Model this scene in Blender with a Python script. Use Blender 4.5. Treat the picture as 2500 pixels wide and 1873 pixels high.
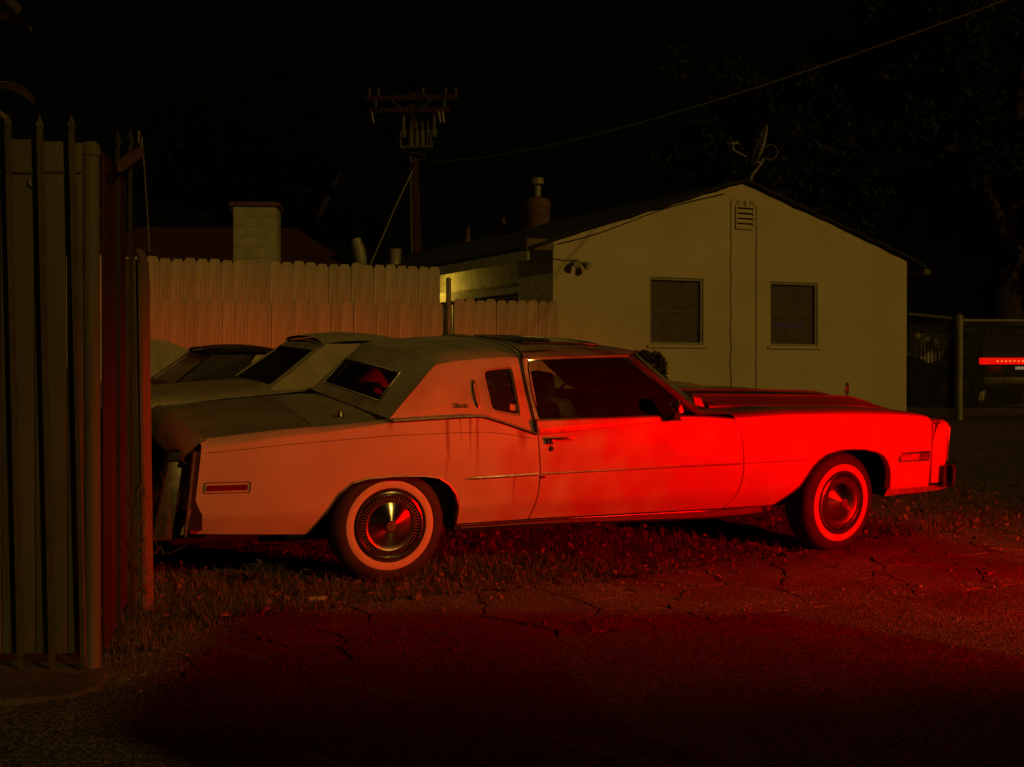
import bpy, bmesh, math, random
from mathutils import Vector, Matrix, Euler
import numpy as np

# ------------------------------------------------------------------ clear
for o in list(bpy.data.objects):
    bpy.data.objects.remove(o)
sc = bpy.context.scene
COL = sc.collection
random.seed(7)
rng = np.random.default_rng(11)
R = math.radians

# ------------------------------------------------------------------ camera
cd = bpy.data.cameras.new('camera')
cam = bpy.data.objects.new('camera', cd)
COL.objects.link(cam)
cd.sensor_width = 36.0
cd.lens = 44.64
cd.clip_start = 0.05
cd.clip_end = 2000
cam.location = (0, 0, 1.227)
cam.rotation_euler = (math.pi / 2 - 0.009, 0, 0)
sc.camera = cam

# ------------------------------------------------------------------ world: night sky
LIGHT_AZ, LIGHT_EL = R(42), R(22)          # the far sodium light: right of and behind the viewpoint
w = bpy.data.worlds.new('World')
sc.world = w
w.use_nodes = True
nt = w.node_tree
nt.nodes.clear()
out = nt.nodes.new('ShaderNodeOutputWorld')
bg = nt.nodes.new('ShaderNodeBackground')
sky = nt.nodes.new('ShaderNodeTexSky')
sky.sky_type = 'NISHITA'
sky.sun_disc = False
sky.sun_elevation = LIGHT_EL
sky.sun_rotation = math.pi - LIGHT_AZ
mixc = nt.nodes.new('ShaderNodeMix')
mixc.data_type = 'RGBA'
mixc.blend_type = 'MULTIPLY'
mixc.inputs[0].default_value = 1.0
mixc.inputs[7].default_value = (1.0, 0.62, 0.12, 1)
nt.links.new(sky.outputs[0], mixc.inputs[6])
nt.links.new(mixc.outputs[2], bg.inputs[0])
bg.inputs[1].default_value = 0.00022
nt.links.new(bg.outputs[0], out.inputs[0])

# ------------------------------------------------------------------ the amber street light, as one distant lamp
sl = bpy.data.lights.new('street_light', 'SUN')
sl.energy = 0.435
sl.angle = R(1.0)
sl.color = (1.0, 0.585, 0.095)
so = bpy.data.objects.new('street_light', sl)
COL.objects.link(so)
tol = Vector((math.sin(LIGHT_AZ) * math.cos(LIGHT_EL), -math.cos(LIGHT_AZ) * math.cos(LIGHT_EL), math.sin(LIGHT_EL)))
so.rotation_euler = (-tol).to_track_quat('-Z', 'Y').to_euler()

RED_LAMP_LOC = (6.25, 5.15, 0.76)            # unseen red lamp on an added stand, right of the frame (built further down)

sc.view_settings.view_transform = 'Standard'
sc.view_settings.look = 'None'
sc.view_settings.exposure = 0.0
sc.view_settings.gamma = 1.0
sc.view_settings.use_curve_mapping = False
sc.render.engine = 'CYCLES'
sc.cycles.use_denoising = True
sc.cycles.max_bounces = 6
sc.cycles.transparent_max_bounces = 12
sc.cycles.sample_clamp_indirect = 4.0

# ================================================================== materials
MATS = {}


def N(nt, t, **kw):
    n = nt.nodes.new(t)
    for k, v in kw.items():
        setattr(n, k, v)
    return n


def mat(name, col, rough=0.6, metal=0.0, var=0.25, scale=6.0, bump=0.0, bscale=40.0, coords='Object', stretch=None,
        col2=None, spec=0.5, coat=0.0, emis=None, estr=0.0, detail=5.0, contrast=None, rand=0.0):
    """principled surface with noise-driven colour variation and relief"""
    m = bpy.data.materials.new(name)
    m.use_nodes = True
    nt = m.node_tree
    p = nt.nodes['Principled BSDF']
    p.inputs['Roughness'].default_value = rough
    p.inputs['Metallic'].default_value = metal
    p.inputs['Specular IOR Level'].default_value = spec
    p.inputs['Coat Weight'].default_value = coat
    tc = N(nt, 'ShaderNodeTexCoord')
    src = tc.outputs[coords]
    if stretch:
        mp = N(nt, 'ShaderNodeMapping')
        mp.inputs['Scale'].default_value = stretch
        nt.links.new(src, mp.inputs['Vector'])
        src = mp.outputs[0]
    nz = N(nt, 'ShaderNodeTexNoise')
    nz.inputs['Scale'].default_value = scale
    nz.inputs['Detail'].default_value = detail
    nt.links.new(src, nz.inputs['Vector'])
    rp = N(nt, 'ShaderNodeValToRGB')
    lo, hi = contrast or (0.32, 0.68)
    rp.color_ramp.elements[0].position = lo
    rp.color_ramp.elements[1].position = hi
    c2 = col2 or tuple(c * (1 - var) for c in col)
    rp.color_ramp.elements[0].color = (*c2, 1)
    rp.color_ramp.elements[1].color = (*col, 1)
    nt.links.new(nz.outputs['Fac'], rp.inputs[0])
    if rand:
        oi = N(nt, 'ShaderNodeObjectInfo')
        rm = N(nt, 'ShaderNodeMapRange')
        rm.inputs['To Min'].default_value = 1 - rand
        rm.inputs['To Max'].default_value = 1.0
        nt.links.new(oi.outputs['Random'], rm.inputs[0])
        hs = N(nt, 'ShaderNodeHueSaturation')
        nt.links.new(rm.outputs[0], hs.inputs['Value'])
        nt.links.new(rp.outputs[0], hs.inputs['Color'])
        nt.links.new(hs.outputs[0], p.inputs['Base Color'])
    else:
        nt.links.new(rp.outputs[0], p.inputs['Base Color'])
    rr = N(nt, 'ShaderNodeMapRange')
    rr.inputs['To Min'].default_value = min(1, rough * 1.15)
    rr.inputs['To Max'].default_value = rough * 0.85
    nt.links.new(nz.outputs['Fac'], rr.inputs[0])
    nt.links.new(rr.outputs[0], p.inputs['Roughness'])
    if bump:
        n2 = N(nt, 'ShaderNodeTexNoise')
        n2.inputs['Scale'].default_value = bscale
        n2.inputs['Detail'].default_value = 4
        nt.links.new(src, n2.inputs['Vector'])
        b = N(nt, 'ShaderNodeBump')
        b.inputs['Strength'].default_value = bump
        b.inputs['Distance'].default_value = 0.02
        nt.links.new(n2.outputs['Fac'], b.inputs['Height'])
        nt.links.new(b.outputs[0], p.inputs['Normal'])
    if emis:
        p.inputs['Emission Color'].default_value = (*emis, 1)
        p.inputs['Emission Strength'].default_value = estr
    MATS[name] = m
    return m


def mat_glass(name, tint=(0.7, 0.7, 0.68), rough=0.04, haze=0.06):
    m = bpy.data.materials.new(name)
    m.use_nodes = True
    nt = m.node_tree
    nt.nodes.clear()
    o = N(nt, 'ShaderNodeOutputMaterial')
    tr = N(nt, 'ShaderNodeBsdfTransparent')
    tr.inputs[0].default_value = (*tint, 1)
    gl = N(nt, 'ShaderNodeBsdfGlossy')
    gl.inputs['Roughness'].default_value = rough
    df = N(nt, 'ShaderNodeBsdfDiffuse')
    df.inputs[0].default_value = (0.35, 0.32, 0.28, 1)
    fr = N(nt, 'ShaderNodeFresnel')
    fr.inputs[0].default_value = 1.5
    m1 = N(nt, 'ShaderNodeMixShader')
    nz = N(nt, 'ShaderNodeTexNoise')
    nz.inputs['Scale'].default_value = 5
    mr = N(nt, 'ShaderNodeMapRange')
    mr.inputs['To Min'].default_value = haze * 0.4
    mr.inputs['To Max'].default_value = haze * 1.6
    nt.links.new(nz.outputs[0], mr.inputs[0])
    nt.links.new(mr.outputs[0], m1.inputs[0])
    nt.links.new(tr.outputs[0], m1.inputs[1])
    nt.links.new(df.outputs[0], m1.inputs[2])
    m2 = N(nt, 'ShaderNodeMixShader')
    nt.links.new(fr.outputs[0], m2.inputs[0])
    nt.links.new(m1.outputs[0], m2.inputs[1])
    nt.links.new(gl.outputs[0], m2.inputs[2])
    nt.links.new(m2.outputs[0], o.inputs[0])
    MATS[name] = m
    return m


def mat_emit(name, col, s, scale=20):
    m = bpy.data.materials.new(name)
    m.use_nodes = True
    nt = m.node_tree
    p = nt.nodes['Principled BSDF']
    p.inputs['Base Color'].default_value = (*[c * 0.5 for c in col], 1)
    p.inputs['Emission Color'].default_value = (*col, 1)
    tc = N(nt, 'ShaderNodeTexCoord')
    nz = N(nt, 'ShaderNodeTexNoise')
    nz.inputs['Scale'].default_value = scale
    nt.links.new(tc.outputs['Object'], nz.inputs['Vector'])
    mr = N(nt, 'ShaderNodeMapRange')
    mr.inputs['To Min'].default_value = s * 0.8
    mr.inputs['To Max'].default_value = s * 1.2
    nt.links.new(nz.outputs[0], mr.inputs[0])
    nt.links.new(mr.outputs[0], p.inputs['Emission Strength'])
    MATS[name] = m
    return m


def mat_paint():
    """aged white car paint: road dirt low down, rust weeping from under the belt trim, specks"""
    m = bpy.data.materials.new('aged_white_paint')
    m.use_nodes = True
    nt = m.node_tree
    L = nt.links.new
    p = nt.nodes['Principled BSDF']
    p.inputs['Roughness'].default_value = 0.42
    p.inputs['Coat Weight'].default_value = 0.12
    p.inputs['Coat Roughness'].default_value = 0.25
    tc = N(nt, 'ShaderNodeTexCoord')
    sp = N(nt, 'ShaderNodeSeparateXYZ')
    L(tc.outputs['Object'], sp.inputs[0])

    def math_(op, a, b=None, clamp=False):
        n = N(nt, 'ShaderNodeMath', operation=op)
        n.use_clamp = clamp
        for i, v in enumerate((a, b)):
            if v is None:
                continue
            if isinstance(v, (int, float)):
                n.inputs[i].default_value = v
            else:
                L(v, n.inputs[i])
        return n.outputs[0]

    def noise(scale, sx=1, sy=1, sz=1, det=5):
        mp = N(nt, 'ShaderNodeMapping')
        mp.inputs['Scale'].default_value = (sx, sy, sz)
        L(tc.outputs['Object'], mp.inputs[0])
        n = N(nt, 'ShaderNodeTexNoise')
        n.inputs['Scale'].default_value = scale
        n.inputs['Detail'].default_value = det
        L(mp.outputs[0], n.inputs['Vector'])
        return n.outputs['Fac']

    def rng_(v, a, b, c=0.0, d=1.0):
        n = N(nt, 'ShaderNodeMapRange')
        n.inputs[1].default_value = a
        n.inputs[2].default_value = b
        n.inputs[3].default_value = c
        n.inputs[4].default_value = d
        L(v, n.inputs[0])
        return n.outputs[0]

    def mix(f, a, b):
        n = N(nt, 'ShaderNodeMix', data_type='RGBA')
        L(f, n.inputs[0])
        for i, v in ((6, a), (7, b)):
            if isinstance(v, tuple):
                n.inputs[i].default_value = (*v, 1)
            else:
                L(v, n.inputs[i])
        return n.outputs[2]
    x, z = sp.outputs[0], sp.outputs[2]
    base = mix(rng_(noise(3.0), 0.35, 0.7), (0.51, 0.485, 0.43), (0.585, 0.557, 0.505))
    # chalky vertical wash marks
    base = mix(math_('MULTIPLY', rng_(noise(9, 6, 1, 0.35), 0.52, 0.75), 0.35), base, (0.52, 0.47, 0.40))
    # rust runs below the belt trim
    tot = None
    for s0, wd, z1, z0 in ((0.315, 0.017, 0.955, 0.50), (0.462, 0.012, 0.955, 0.68), (0.51, 0.013, 0.955, 0.58),
                           (0.40, 0.009, 0.955, 0.80), (0.80, 0.05, 0.88, 0.72), (0.75, 0.012, 0.62, 0.40), (-0.03, 0.03, 0.97, 0.88)):
        wob = math_('MULTIPLY', math_('SUBTRACT', noise(5, 2, 1, 1.2), 0.5), 0.05)
        dx = math_('ABSOLUTE', math_('SUBTRACT', math_('ADD', x, wob), s0))
        a = rng_(dx, wd, wd * 0.15)
        b = math_('MULTIPLY', rng_(z, z0, z1), rng_(z, z1 + 0.02, z1))
        c = math_('MULTIPLY', a, math_('POWER', b, 1.3))
        tot = c if tot is None else math_('ADD', tot, c, True)
    tot = math_('MULTIPLY', math_('MULTIPLY', tot, 1.6, True), rng_(noise(18, 5, 1, 0.5), 0.15, 0.5), True)
    base = mix(math_('MULTIPLY', tot, 0.85), base, (0.27, 0.07, 0.025))
    # road film along the sills
    film = math_('MULTIPLY', rng_(z, 0.47, 0.31), rng_(noise(7, 1, 1, 2.5), 0.2, 0.8), True)
    base = mix(math_('MULTIPLY', film, 0.55), base, (0.24, 0.18, 0.12))
    # stone chips and specks
    vo = N(nt, 'ShaderNodeTexVoronoi')
    vo.inputs['Scale'].default_value = 24
    L(tc.outputs['Object'], vo.inputs['Vector'])
    chip = math_('MULTIPLY', rng_(vo.outputs['Distance'], 0.10, 0.05), rng_(noise(2.2), 0.52, 0.6), True)
    base = mix(math_('MULTIPLY', chip, 0.7), base, (0.13, 0.07, 0.04))
    L(base, p.inputs['Base Color'])
    L(rng_(noise(4), 0.3, 0.7, 0.5, 0.3), p.inputs['Roughness'])
    MATS['paint'] = m
    return m


def mat_brushed():
    m = bpy.data.materials.new('brushed_disc')
    m.use_nodes = True
    nt = m.node_tree
    p = nt.nodes['Principled BSDF']
    p.inputs['Base Color'].default_value = (0.62, 0.58, 0.5, 1)
    p.inputs['Metallic'].default_value = 1.0
    p.inputs['Roughness'].default_value = 0.3
    p.inputs['Anisotropic'].default_value = 0.95
    p.inputs['Anisotropic Rotation'].default_value = 0.25
    t = N(nt, 'ShaderNodeTangent', direction_type='RADIAL', axis='Y')
    nt.links.new(t.outputs[0], p.inputs['Tangent'])
    tc = N(nt, 'ShaderNodeTexCoord')
    nz = N(nt, 'ShaderNodeTexNoise')
    nz.inputs['Scale'].default_value = 14
    nt.links.new(tc.outputs['Object'], nz.inputs['Vector'])
    mr = N(nt, 'ShaderNodeMapRange')
    mr.inputs['To Min'].default_value = 0.17
    mr.inputs['To Max'].default_value = 0.26
    nt.links.new(nz.outputs[0], mr.inputs[0])
    nt.links.new(mr.outputs[0], p.inputs['Roughness'])
    MATS['brushed'] = m


def mat_asphalt(name, c1, c2, c3, s1=170, bump=0.6):
    m = bpy.data.materials.new(name)
    m.use_nodes = True
    nt = m.node_tree
    L = nt.links.new
    p = nt.nodes['Principled BSDF']
    p.inputs['Roughness'].default_value = 0.85
    p.inputs['Specular IOR Level'].default_value = 0.3
    tc = N(nt, 'ShaderNodeTexCoord')
    v = N(nt, 'ShaderNodeTexVoronoi')
    v.inputs['Scale'].default_value = s1
    L(tc.outputs['Object'], v.inputs['Vector'])
    n1 = N(nt, 'ShaderNodeTexNoise')
    n1.inputs['Scale'].default_value = 1.6
    n1.inputs['Detail'].default_value = 6
    L(tc.outputs['Object'], n1.inputs['Vector'])
    rp = N(nt, 'ShaderNodeValToRGB')
    rp.color_ramp.elements[0].position = 0.1
    rp.color_ramp.elements[0].color = (*c1, 1)
    rp.color_ramp.elements[1].position = 0.9
    rp.color_ramp.elements[1].color = (*c3, 1)
    e = rp.color_ramp.elements.new(0.55)
    e.color = (*c2, 1)
    sx = N(nt, 'ShaderNodeSeparateColor')
    L(v.outputs['Color'], sx.inputs[0])
    L(sx.outputs[0], rp.inputs[0])
    mx = N(nt, 'ShaderNodeMix', data_type='RGBA', blend_type='MULTIPLY')
    r2 = N(nt, 'ShaderNodeValToRGB')
    r2.color_ramp.elements[0].position = 0.3
    r2.color_ramp.elements[0].color = (0.6, 0.58, 0.55, 1)
    r2.color_ramp.elements[1].position = 0.7
    r2.color_ramp.elements[1].color = (1, 1, 1, 1)
    L(n1.outputs['Fac'], r2.inputs[0])
    mx.inputs[0].default_value = 1
    L(rp.outputs[0], mx.inputs[6])
    L(r2.outputs[0], mx.inputs[7])
    L(mx.outputs[2], p.inputs['Base Color'])
    b = N(nt, 'ShaderNodeBump')
    b.inputs['Strength'].default_value = bump
    b.inputs['Distance'].default_value = 0.008
    L(v.outputs['Distance'], b.inputs['Height'])
    b2 = N(nt, 'ShaderNodeBump')
    b2.inputs['Strength'].default_value = 0.25
    b2.inputs['Distance'].default_value = 0.03
    n3 = N(nt, 'ShaderNodeTexNoise')
    n3.inputs['Scale'].default_value = 9
    n3.inputs['Detail'].default_value = 6
    L(tc.outputs['Object'], n3.inputs['Vector'])
    L(n3.outputs['Fac'], b2.inputs['Height'])
    L(b.outputs[0], b2.inputs['Normal'])
    L(b2.outputs[0], p.inputs['Normal'])
    MATS[name] = m
    return m


mat_paint()
mat_brushed()
mat_asphalt('road_asphalt', (0.055, 0.052, 0.05), (0.13, 0.125, 0.12), (0.32, 0.30, 0.28), 95, 0.8)
mat_asphalt('old_asphalt', (0.09, 0.08, 0.07), (0.175, 0.155, 0.13), (0.32, 0.285, 0.24), 110, 0.8)
mat('dirt', (0.19, 0.145, 0.095), 0.95, var=0.55, scale=9, bump=0.7, bscale=60, spec=0.1)
mat('crack_dirt', (0.018, 0.015, 0.012), 0.95, var=0.4, scale=20, spec=0.05)
mat('dim_dusty_paint', (0.41, 0.36, 0.28), 0.65, var=0.3, scale=3.0, col2=(0.28, 0.23, 0.165), bump=0.05)  # dusty white, darkened further to stand for weak light on upward faces
mat('chrome', (0.78, 0.76, 0.72), 0.13, 1.0, var=0.3, scale=14)
mat('dull_chrome', (0.45, 0.42, 0.37), 0.40, 1.0, var=0.5, scale=22)
mat('rubber', (0.035, 0.030, 0.027), 0.72, var=0.35, scale=16, bump=0.2, bscale=120)
mat('whitewall', (0.64, 0.60, 0.52), 0.6, var=0.18, scale=14, col2=(0.58, 0.5, 0.4))
mat('black_trim', (0.02, 0.018, 0.016), 0.55, var=0.4, scale=20)
mat('underbody', (0.022, 0.018, 0.016), 0.9, var=0.5, scale=12, bump=0.3)
mat('vinyl', (0.60, 0.56, 0.48), 0.6, var=0.28, scale=4, bump=0.25, bscale=420, col2=(0.44, 0.39, 0.31))
mat('dark_glass_panel', (0.02, 0.02, 0.02), 0.12, var=0.4, scale=5, coat=0.5)
mat_glass('car_glass', (0.88, 0.87, 0.84), 0.03, 0.04)
mat_glass('rear_glass', (0.40, 0.39, 0.38), 0.05, 0.07)
mat_glass('house_glass', (0.92, 0.92, 0.9), 0.05, 0.06)
mat('seat_leather', (0.56, 0.52, 0.44), 0.5, var=0.25, scale=7, bump=0.15, bscale=60)
mat('dark_interior', (0.07, 0.055, 0.045), 0.7, var=0.4, scale=10)
mat('interior_red', (0.10, 0.03, 0.02), 0.75, var=0.4, scale=10)
mat('red_lens', (0.20, 0.008, 0.006), 0.25, var=0.35, scale=40, coat=0.3)
mat('amber_lens', (0.55, 0.20, 0.03), 0.2, var=0.4, scale=30, coat=0.5)
mat('clear_lens', (0.6, 0.58, 0.52), 0.15, var=0.3, scale=40, coat=0.5)
mat('primer', (0.20, 0.17, 0.12), 0.7, var=0.5, scale=14, bump=0.1)
mat('fence_paint', (0.69, 0.585, 0.455), 0.8, var=0.34, scale=3, stretch=(8, 8, 0.7), bump=0.3, bscale=30, rand=0.22)
mat('raw_wood', (0.20, 0.155, 0.105), 0.9, var=0.5, scale=3, stretch=(14, 14, 0.7), bump=0.5, bscale=25)
mat('cut_wood', (0.22, 0.165, 0.10), 0.85, var=0.35, scale=3, stretch=(14, 14, 0.7), bump=0.3, bscale=25)
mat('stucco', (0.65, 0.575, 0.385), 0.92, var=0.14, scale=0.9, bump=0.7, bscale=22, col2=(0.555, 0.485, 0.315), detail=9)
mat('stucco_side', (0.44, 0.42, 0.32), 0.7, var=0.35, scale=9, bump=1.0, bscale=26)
mat('trim_wood', (0.40, 0.38, 0.28), 0.8, var=0.3, scale=5, stretch=(1, 1, 4), bump=0.2)
mat('frame_alu', (0.35, 0.33, 0.25), 0.6, metal=0.2, var=0.3, scale=10)
mat('blind', (0.30, 0.27, 0.19), 0.8, var=0.3, scale=8)
mat('shingle', (0.028, 0.022, 0.018), 0.95, var=0.5, scale=30, bump=0.6, bscale=60)
mat('red_roof', (0.07, 0.016, 0.012), 0.9, var=0.5, scale=8, bump=0.5)
mat('block_paint', (0.36, 0.335, 0.23), 0.85, var=0.2, scale=5, bump=0.3)
mat('galv', (0.34, 0.32, 0.27), 0.6, metal=0.35, var=0.35, scale=10)
mat('rust_metal', (0.16, 0.075, 0.04), 0.85, var=0.5, scale=10, bump=0.2)
mat('pole_wood', (0.055, 0.018, 0.012), 0.95, var=0.4, scale=4, stretch=(6, 6, 0.5), bump=0.3)
mat('pole_grey', (0.10, 0.095, 0.07), 0.7, var=0.3, scale=8)
mat('porcelain', (0.12, 0.11, 0.08), 0.4, var=0.2, scale=8)
mat('cable', (0.025, 0.022, 0.02), 0.8, var=0.3)
mat('pale_cable', (0.30, 0.28, 0.22), 0.7, var=0.3)
mat('gate_panel', (0.17, 0.15, 0.105), 0.75, var=0.35, scale=2.4, stretch=(3, 3, 0.5), bump=0.12, bscale=18)
mat('gate_bar', (0.145, 0.11, 0.07), 0.6, var=0.4, scale=9, bump=0.1)
mat('gate_red_shade', (0.07, 0.008, 0.006), 0.75, var=0.3, scale=2.4, stretch=(3, 3, 0.5), bump=0.1, bscale=18)  # panel colour darkened and reddened for red light with the amber blocked
mat('return_bar', (0.045, 0.03, 0.02), 0.7, var=0.4, scale=9)
mat('concrete', (0.10, 0.092, 0.07), 0.92, var=0.4, scale=7, bump=0.5, bscale=35)
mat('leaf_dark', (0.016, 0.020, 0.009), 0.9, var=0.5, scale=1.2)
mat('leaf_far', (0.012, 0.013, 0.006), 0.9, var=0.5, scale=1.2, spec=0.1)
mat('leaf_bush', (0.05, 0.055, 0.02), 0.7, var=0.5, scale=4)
mat('bark', (0.05, 0.027, 0.018), 0.95, var=0.5, scale=5, stretch=(4, 4, 0.6), bump=0.6, bscale=14)
mat('palm_boot', (0.24, 0.185, 0.11), 0.9, var=0.4, scale=6, stretch=(6, 6, 1), bump=0.3)
mat('grass', (0.12, 0.12, 0.05), 0.85, var=0.5, scale=2.0, col2=(0.17, 0.115, 0.055))
mat('dead_leaf', (0.28, 0.14, 0.06), 0.8, var=0.6, scale=9)
mat('weed', (0.085, 0.10, 0.04), 0.8, var=0.4, scale=8)
mat('silver_paint', (0.12, 0.125, 0.125), 0.35, metal=0.3, var=0.2, scale=3, coat=0.3)
mat('black_paint', (0.018, 0.016, 0.016), 0.3, var=0.3, scale=3, coat=0.4)
mat('brown_paint', (0.035, 0.022, 0.016), 0.5, var=0.5, scale=5)
mat('cream_paint', (0.50, 0.44, 0.33), 0.55, var=0.3, scale=4, col2=(0.34, 0.27, 0.18))
mat('peeling_vinyl', (0.42, 0.36, 0.25), 0.85, scale=22, col2=(0.03, 0.02, 0.015), contrast=(0.33, 0.37), bump=0.5, bscale=30)
mat('black_glass', (0.003, 0.003, 0.003), 0.5, var=0.3, scale=5, spec=0.02)
mat('pale_window', (0.60, 0.54, 0.40), 0.5, var=0.3, scale=5)
mat('truck_white', (0.5, 0.48, 0.42), 0.6, var=0.2, scale=3)
mat('paper', (0.6, 0.56, 0.45), 0.8, var=0.25, scale=20)
mat_emit('bulb_amber', (1.0, 0.62, 0.08), 14)
mat_emit('red_led', (1.0, 0.002, 0.001), 0.9)
mat_emit('plate_lamp', (0.7, 0.55, 0.32), 0.25)
mat_emit('violet_led', (0.09, 0.03, 1.0), 0.10, 60)
mat_emit('red_lens_lit', (1.0, 0.01, 0.005), 6)
mat_emit('marker_lit', (1.0, 0.36, 0.05), 1.0)


def M(k):
    return MATS.get(k) or bpy.data.materials[k]


# ================================================================== mesh helpers
class MB:
    def __init__(s):
        s.v, s.f = [], []

    def add(s, verts, faces):
        b = len(s.v)
        s.v += [tuple(p) for p in verts]
        s.f += [tuple(b + i for i in f) for f in faces]
        return s

    def box(s, x0, x1, y0, y1, z0, z1, Mx=None, taper=0):
        P = [(x0, y0, z0), (x1, y0, z0), (x1, y1, z0), (x0, y1, z0),
             (x0 + taper, y0 + taper, z1), (x1 - taper, y0 + taper, z1), (x1 - taper, y1 - taper, z1), (x0 + taper, y1 - taper, z1)]
        if Mx is not None:
            P = [Mx @ Vector(p) for p in P]
        return s.add(P, [(3, 2, 1, 0), (4, 5, 6, 7), (0, 1, 5, 4), (1, 2, 6, 5), (2, 3, 7, 6), (3, 0, 4, 7)])

    def hexa(s, P):
        return s.add(P, [(3, 2, 1, 0), (4, 5, 6, 7), (0, 1, 5, 4), (1, 2, 6, 5), (2, 3, 7, 6), (3, 0, 4, 7)])

    def cyl(s, p0, p1, r0, r1=None, seg=12, caps=True):
        r1 = r0 if r1 is None else r1
        p0, p1 = Vector(p0), Vector(p1)
        d = (p1 - p0).normalized()
        a = d.orthogonal().normalized()
        b = d.cross(a)
        V = []
        for p, r in ((p0, r0), (p1, r1)):
            for i in range(seg):
                t = 2 * math.pi * i / seg
                V.append(p + a * (r * math.cos(t)) + b * (r * math.sin(t)))
        F = [(i, (i + 1) % seg, seg + (i + 1) % seg, seg + i) for i in range(seg)]
        if caps:
            F += [tuple(reversed(range(seg))), tuple(range(seg, 2 * seg))]
        return s.add(V, F)

    def tube(s, path, r, seg=8, caps=True):
        P = [Vector(p) for p in path]
        n = len(P)
        rs = r if isinstance(r, (list, tuple)) else [r] * n
        V, F = [], []
        ref = None
        for i, p in enumerate(P):
            d = (P[min(i + 1, n - 1)] - P[max(i - 1, 0)]).normalized()
            if ref is None:
                ref = d.orthogonal().normalized()
            a = (ref - d * ref.dot(d)).normalized()
            ref = a
            b = d.cross(a)
            for k in range(seg):
                t = 2 * math.pi * k / seg
                V.append(p + a * (rs[i] * math.cos(t)) + b * (rs[i] * math.sin(t)))
        for i in range(n - 1):
            for k in range(seg):
                F.append((i * seg + k, i * seg + (k + 1) % seg, (i + 1) * seg + (k + 1) % seg, (i + 1) * seg + k))
        if caps:
            F += [tuple(reversed(range(seg))), tuple(range((n - 1) * seg, n * seg))]
        return s.add(V, F)

    def lathe(s, prof, c=(0, 0, 0), axis='Z', seg=24, close=False, a0=0, a1=2 * math.pi):
        """prof: list of (r, h)"""
        full = abs(a1 - a0 - 2 * math.pi) < 1e-6
        m = seg if full else seg + 1
        V, F = [], []
        for (r, h) in prof:
            for k in range(m):
                t = a0 + (a1 - a0) * k / seg
                x, y = r * math.cos(t), r * math.sin(t)
                q = {'Z': (x, y, h), 'Y': (x, h, y), 'X': (h, x, y)}[axis]
                V.append((c[0] + q[0], c[1] + q[1], c[2] + q[2]))
        n = len(prof)
        for i in range(n if close else n - 1):
            j = (i + 1) % n
            for k in range(seg):
                k2 = (k + 1) % m
                F.append((i * m + k, i * m + k2, j * m + k2, j * m + k))
        return s.add(V, F)

    def grid(s, rows, flip=False):
        """rows: list of equal-length rows of points"""
        nr, ncol = len(rows), len(rows[0])
        V = [p for r in rows for p in r]
        F = []
        for i in range(nr - 1):
            for j in range(ncol - 1):
                q = (i * ncol + j, i * ncol + j + 1, (i + 1) * ncol + j + 1, (i + 1) * ncol + j)
                F.append(q[::-1] if flip else q)
        return s.add(V, F)

    def prism(s, poly, dvec):
        """extrude a planar polygon (3d points) by dvec"""
        n = len(poly)
        d = Vector(dvec)
        V = [Vector(p) for p in poly] + [Vector(p) + d for p in poly]
        F = [tuple(reversed(range(n))), tuple(range(n, 2 * n))]
        F += [(i, (i + 1) % n, n + (i + 1) % n, n + i) for i in range(n)]
        return s.add(V, F)

    def mesh(s, name, smooth=None, fixn=True):
        me = bpy.data.meshes.new(name)
        me.from_pydata(s.v, [], s.f)
        if fixn:
            bm = bmesh.new()
            bm.from_mesh(me)
            bmesh.ops.recalc_face_normals(bm, faces=bm.faces)
            bm.to_mesh(me)
            bm.free()
        if smooth is not None:
            shade(me, smooth)
        me.update()
        return me

    def build(s, name, m, parent=None, smooth=None, bevel=0, fixn=True, solid=0, loc=None):
        me = s.mesh(name, None, fixn)
        if bevel:
            bm = bmesh.new()
            bm.from_mesh(me)
            bmesh.ops.bevel(bm, geom=list(bm.edges), offset=bevel, segments=2, affect='EDGES', profile=0.6, clamp_overlap=True)
            bm.to_mesh(me)
            bm.free()
            smooth = 40 if smooth is None else smooth
        if smooth is not None:
            shade(me, smooth)
        o = link(name, me, m, parent)
        if solid:
            md = o.modifiers.new('thickness', 'SOLIDIFY')
            md.thickness = solid
            md.offset = 0
        if loc:
            o.location = loc
        return o


def shade(me, ang):
    bm = bmesh.new()
    bm.from_mesh(me)
    a = R(ang)
    for f in bm.faces:
        f.smooth = True
    for e in bm.edges:
        e.smooth = not (len(e.link_faces) == 2 and e.calc_face_angle(0) > a)
    bm.to_mesh(me)
    bm.free()


def link(name, me, m, parent=None):
    o = bpy.data.objects.new(name, me)
    if m is not None:
        me.materials.clear()
        me.materials.append(M(m) if isinstance(m, str) else m)
    COL.objects.link(o)
    if parent is not None:
        o.parent = parent
    return o


def tag(o, label=None, cat=None, group=None, kind=None):
    if label:
        o['label'] = label
    if cat:
        o['category'] = cat
    if group:
        o['group'] = group
    if kind:
        o['kind'] = kind
    return o


def thing(name, label, cat, loc=(0, 0, 0), rot=(0, 0, 0), group=None):
    o = bpy.data.objects.new(name, None)
    o.empty_display_size = 0.2
    COL.objects.link(o)
    o.location = loc
    o.rotation_euler = rot
    return tag(o, label, cat, group)


def tab(T):
    xs = [t[0] for t in T]
    ys = [t[1] for t in T]
    return lambda x: float(np.interp(x, xs, ys))


def lerp(a, b, t):
    return a + (b - a) * t


def sstep(x):
    x = max(0.0, min(1.0, x))
    return x * x * (3 - 2 * x)


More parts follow.
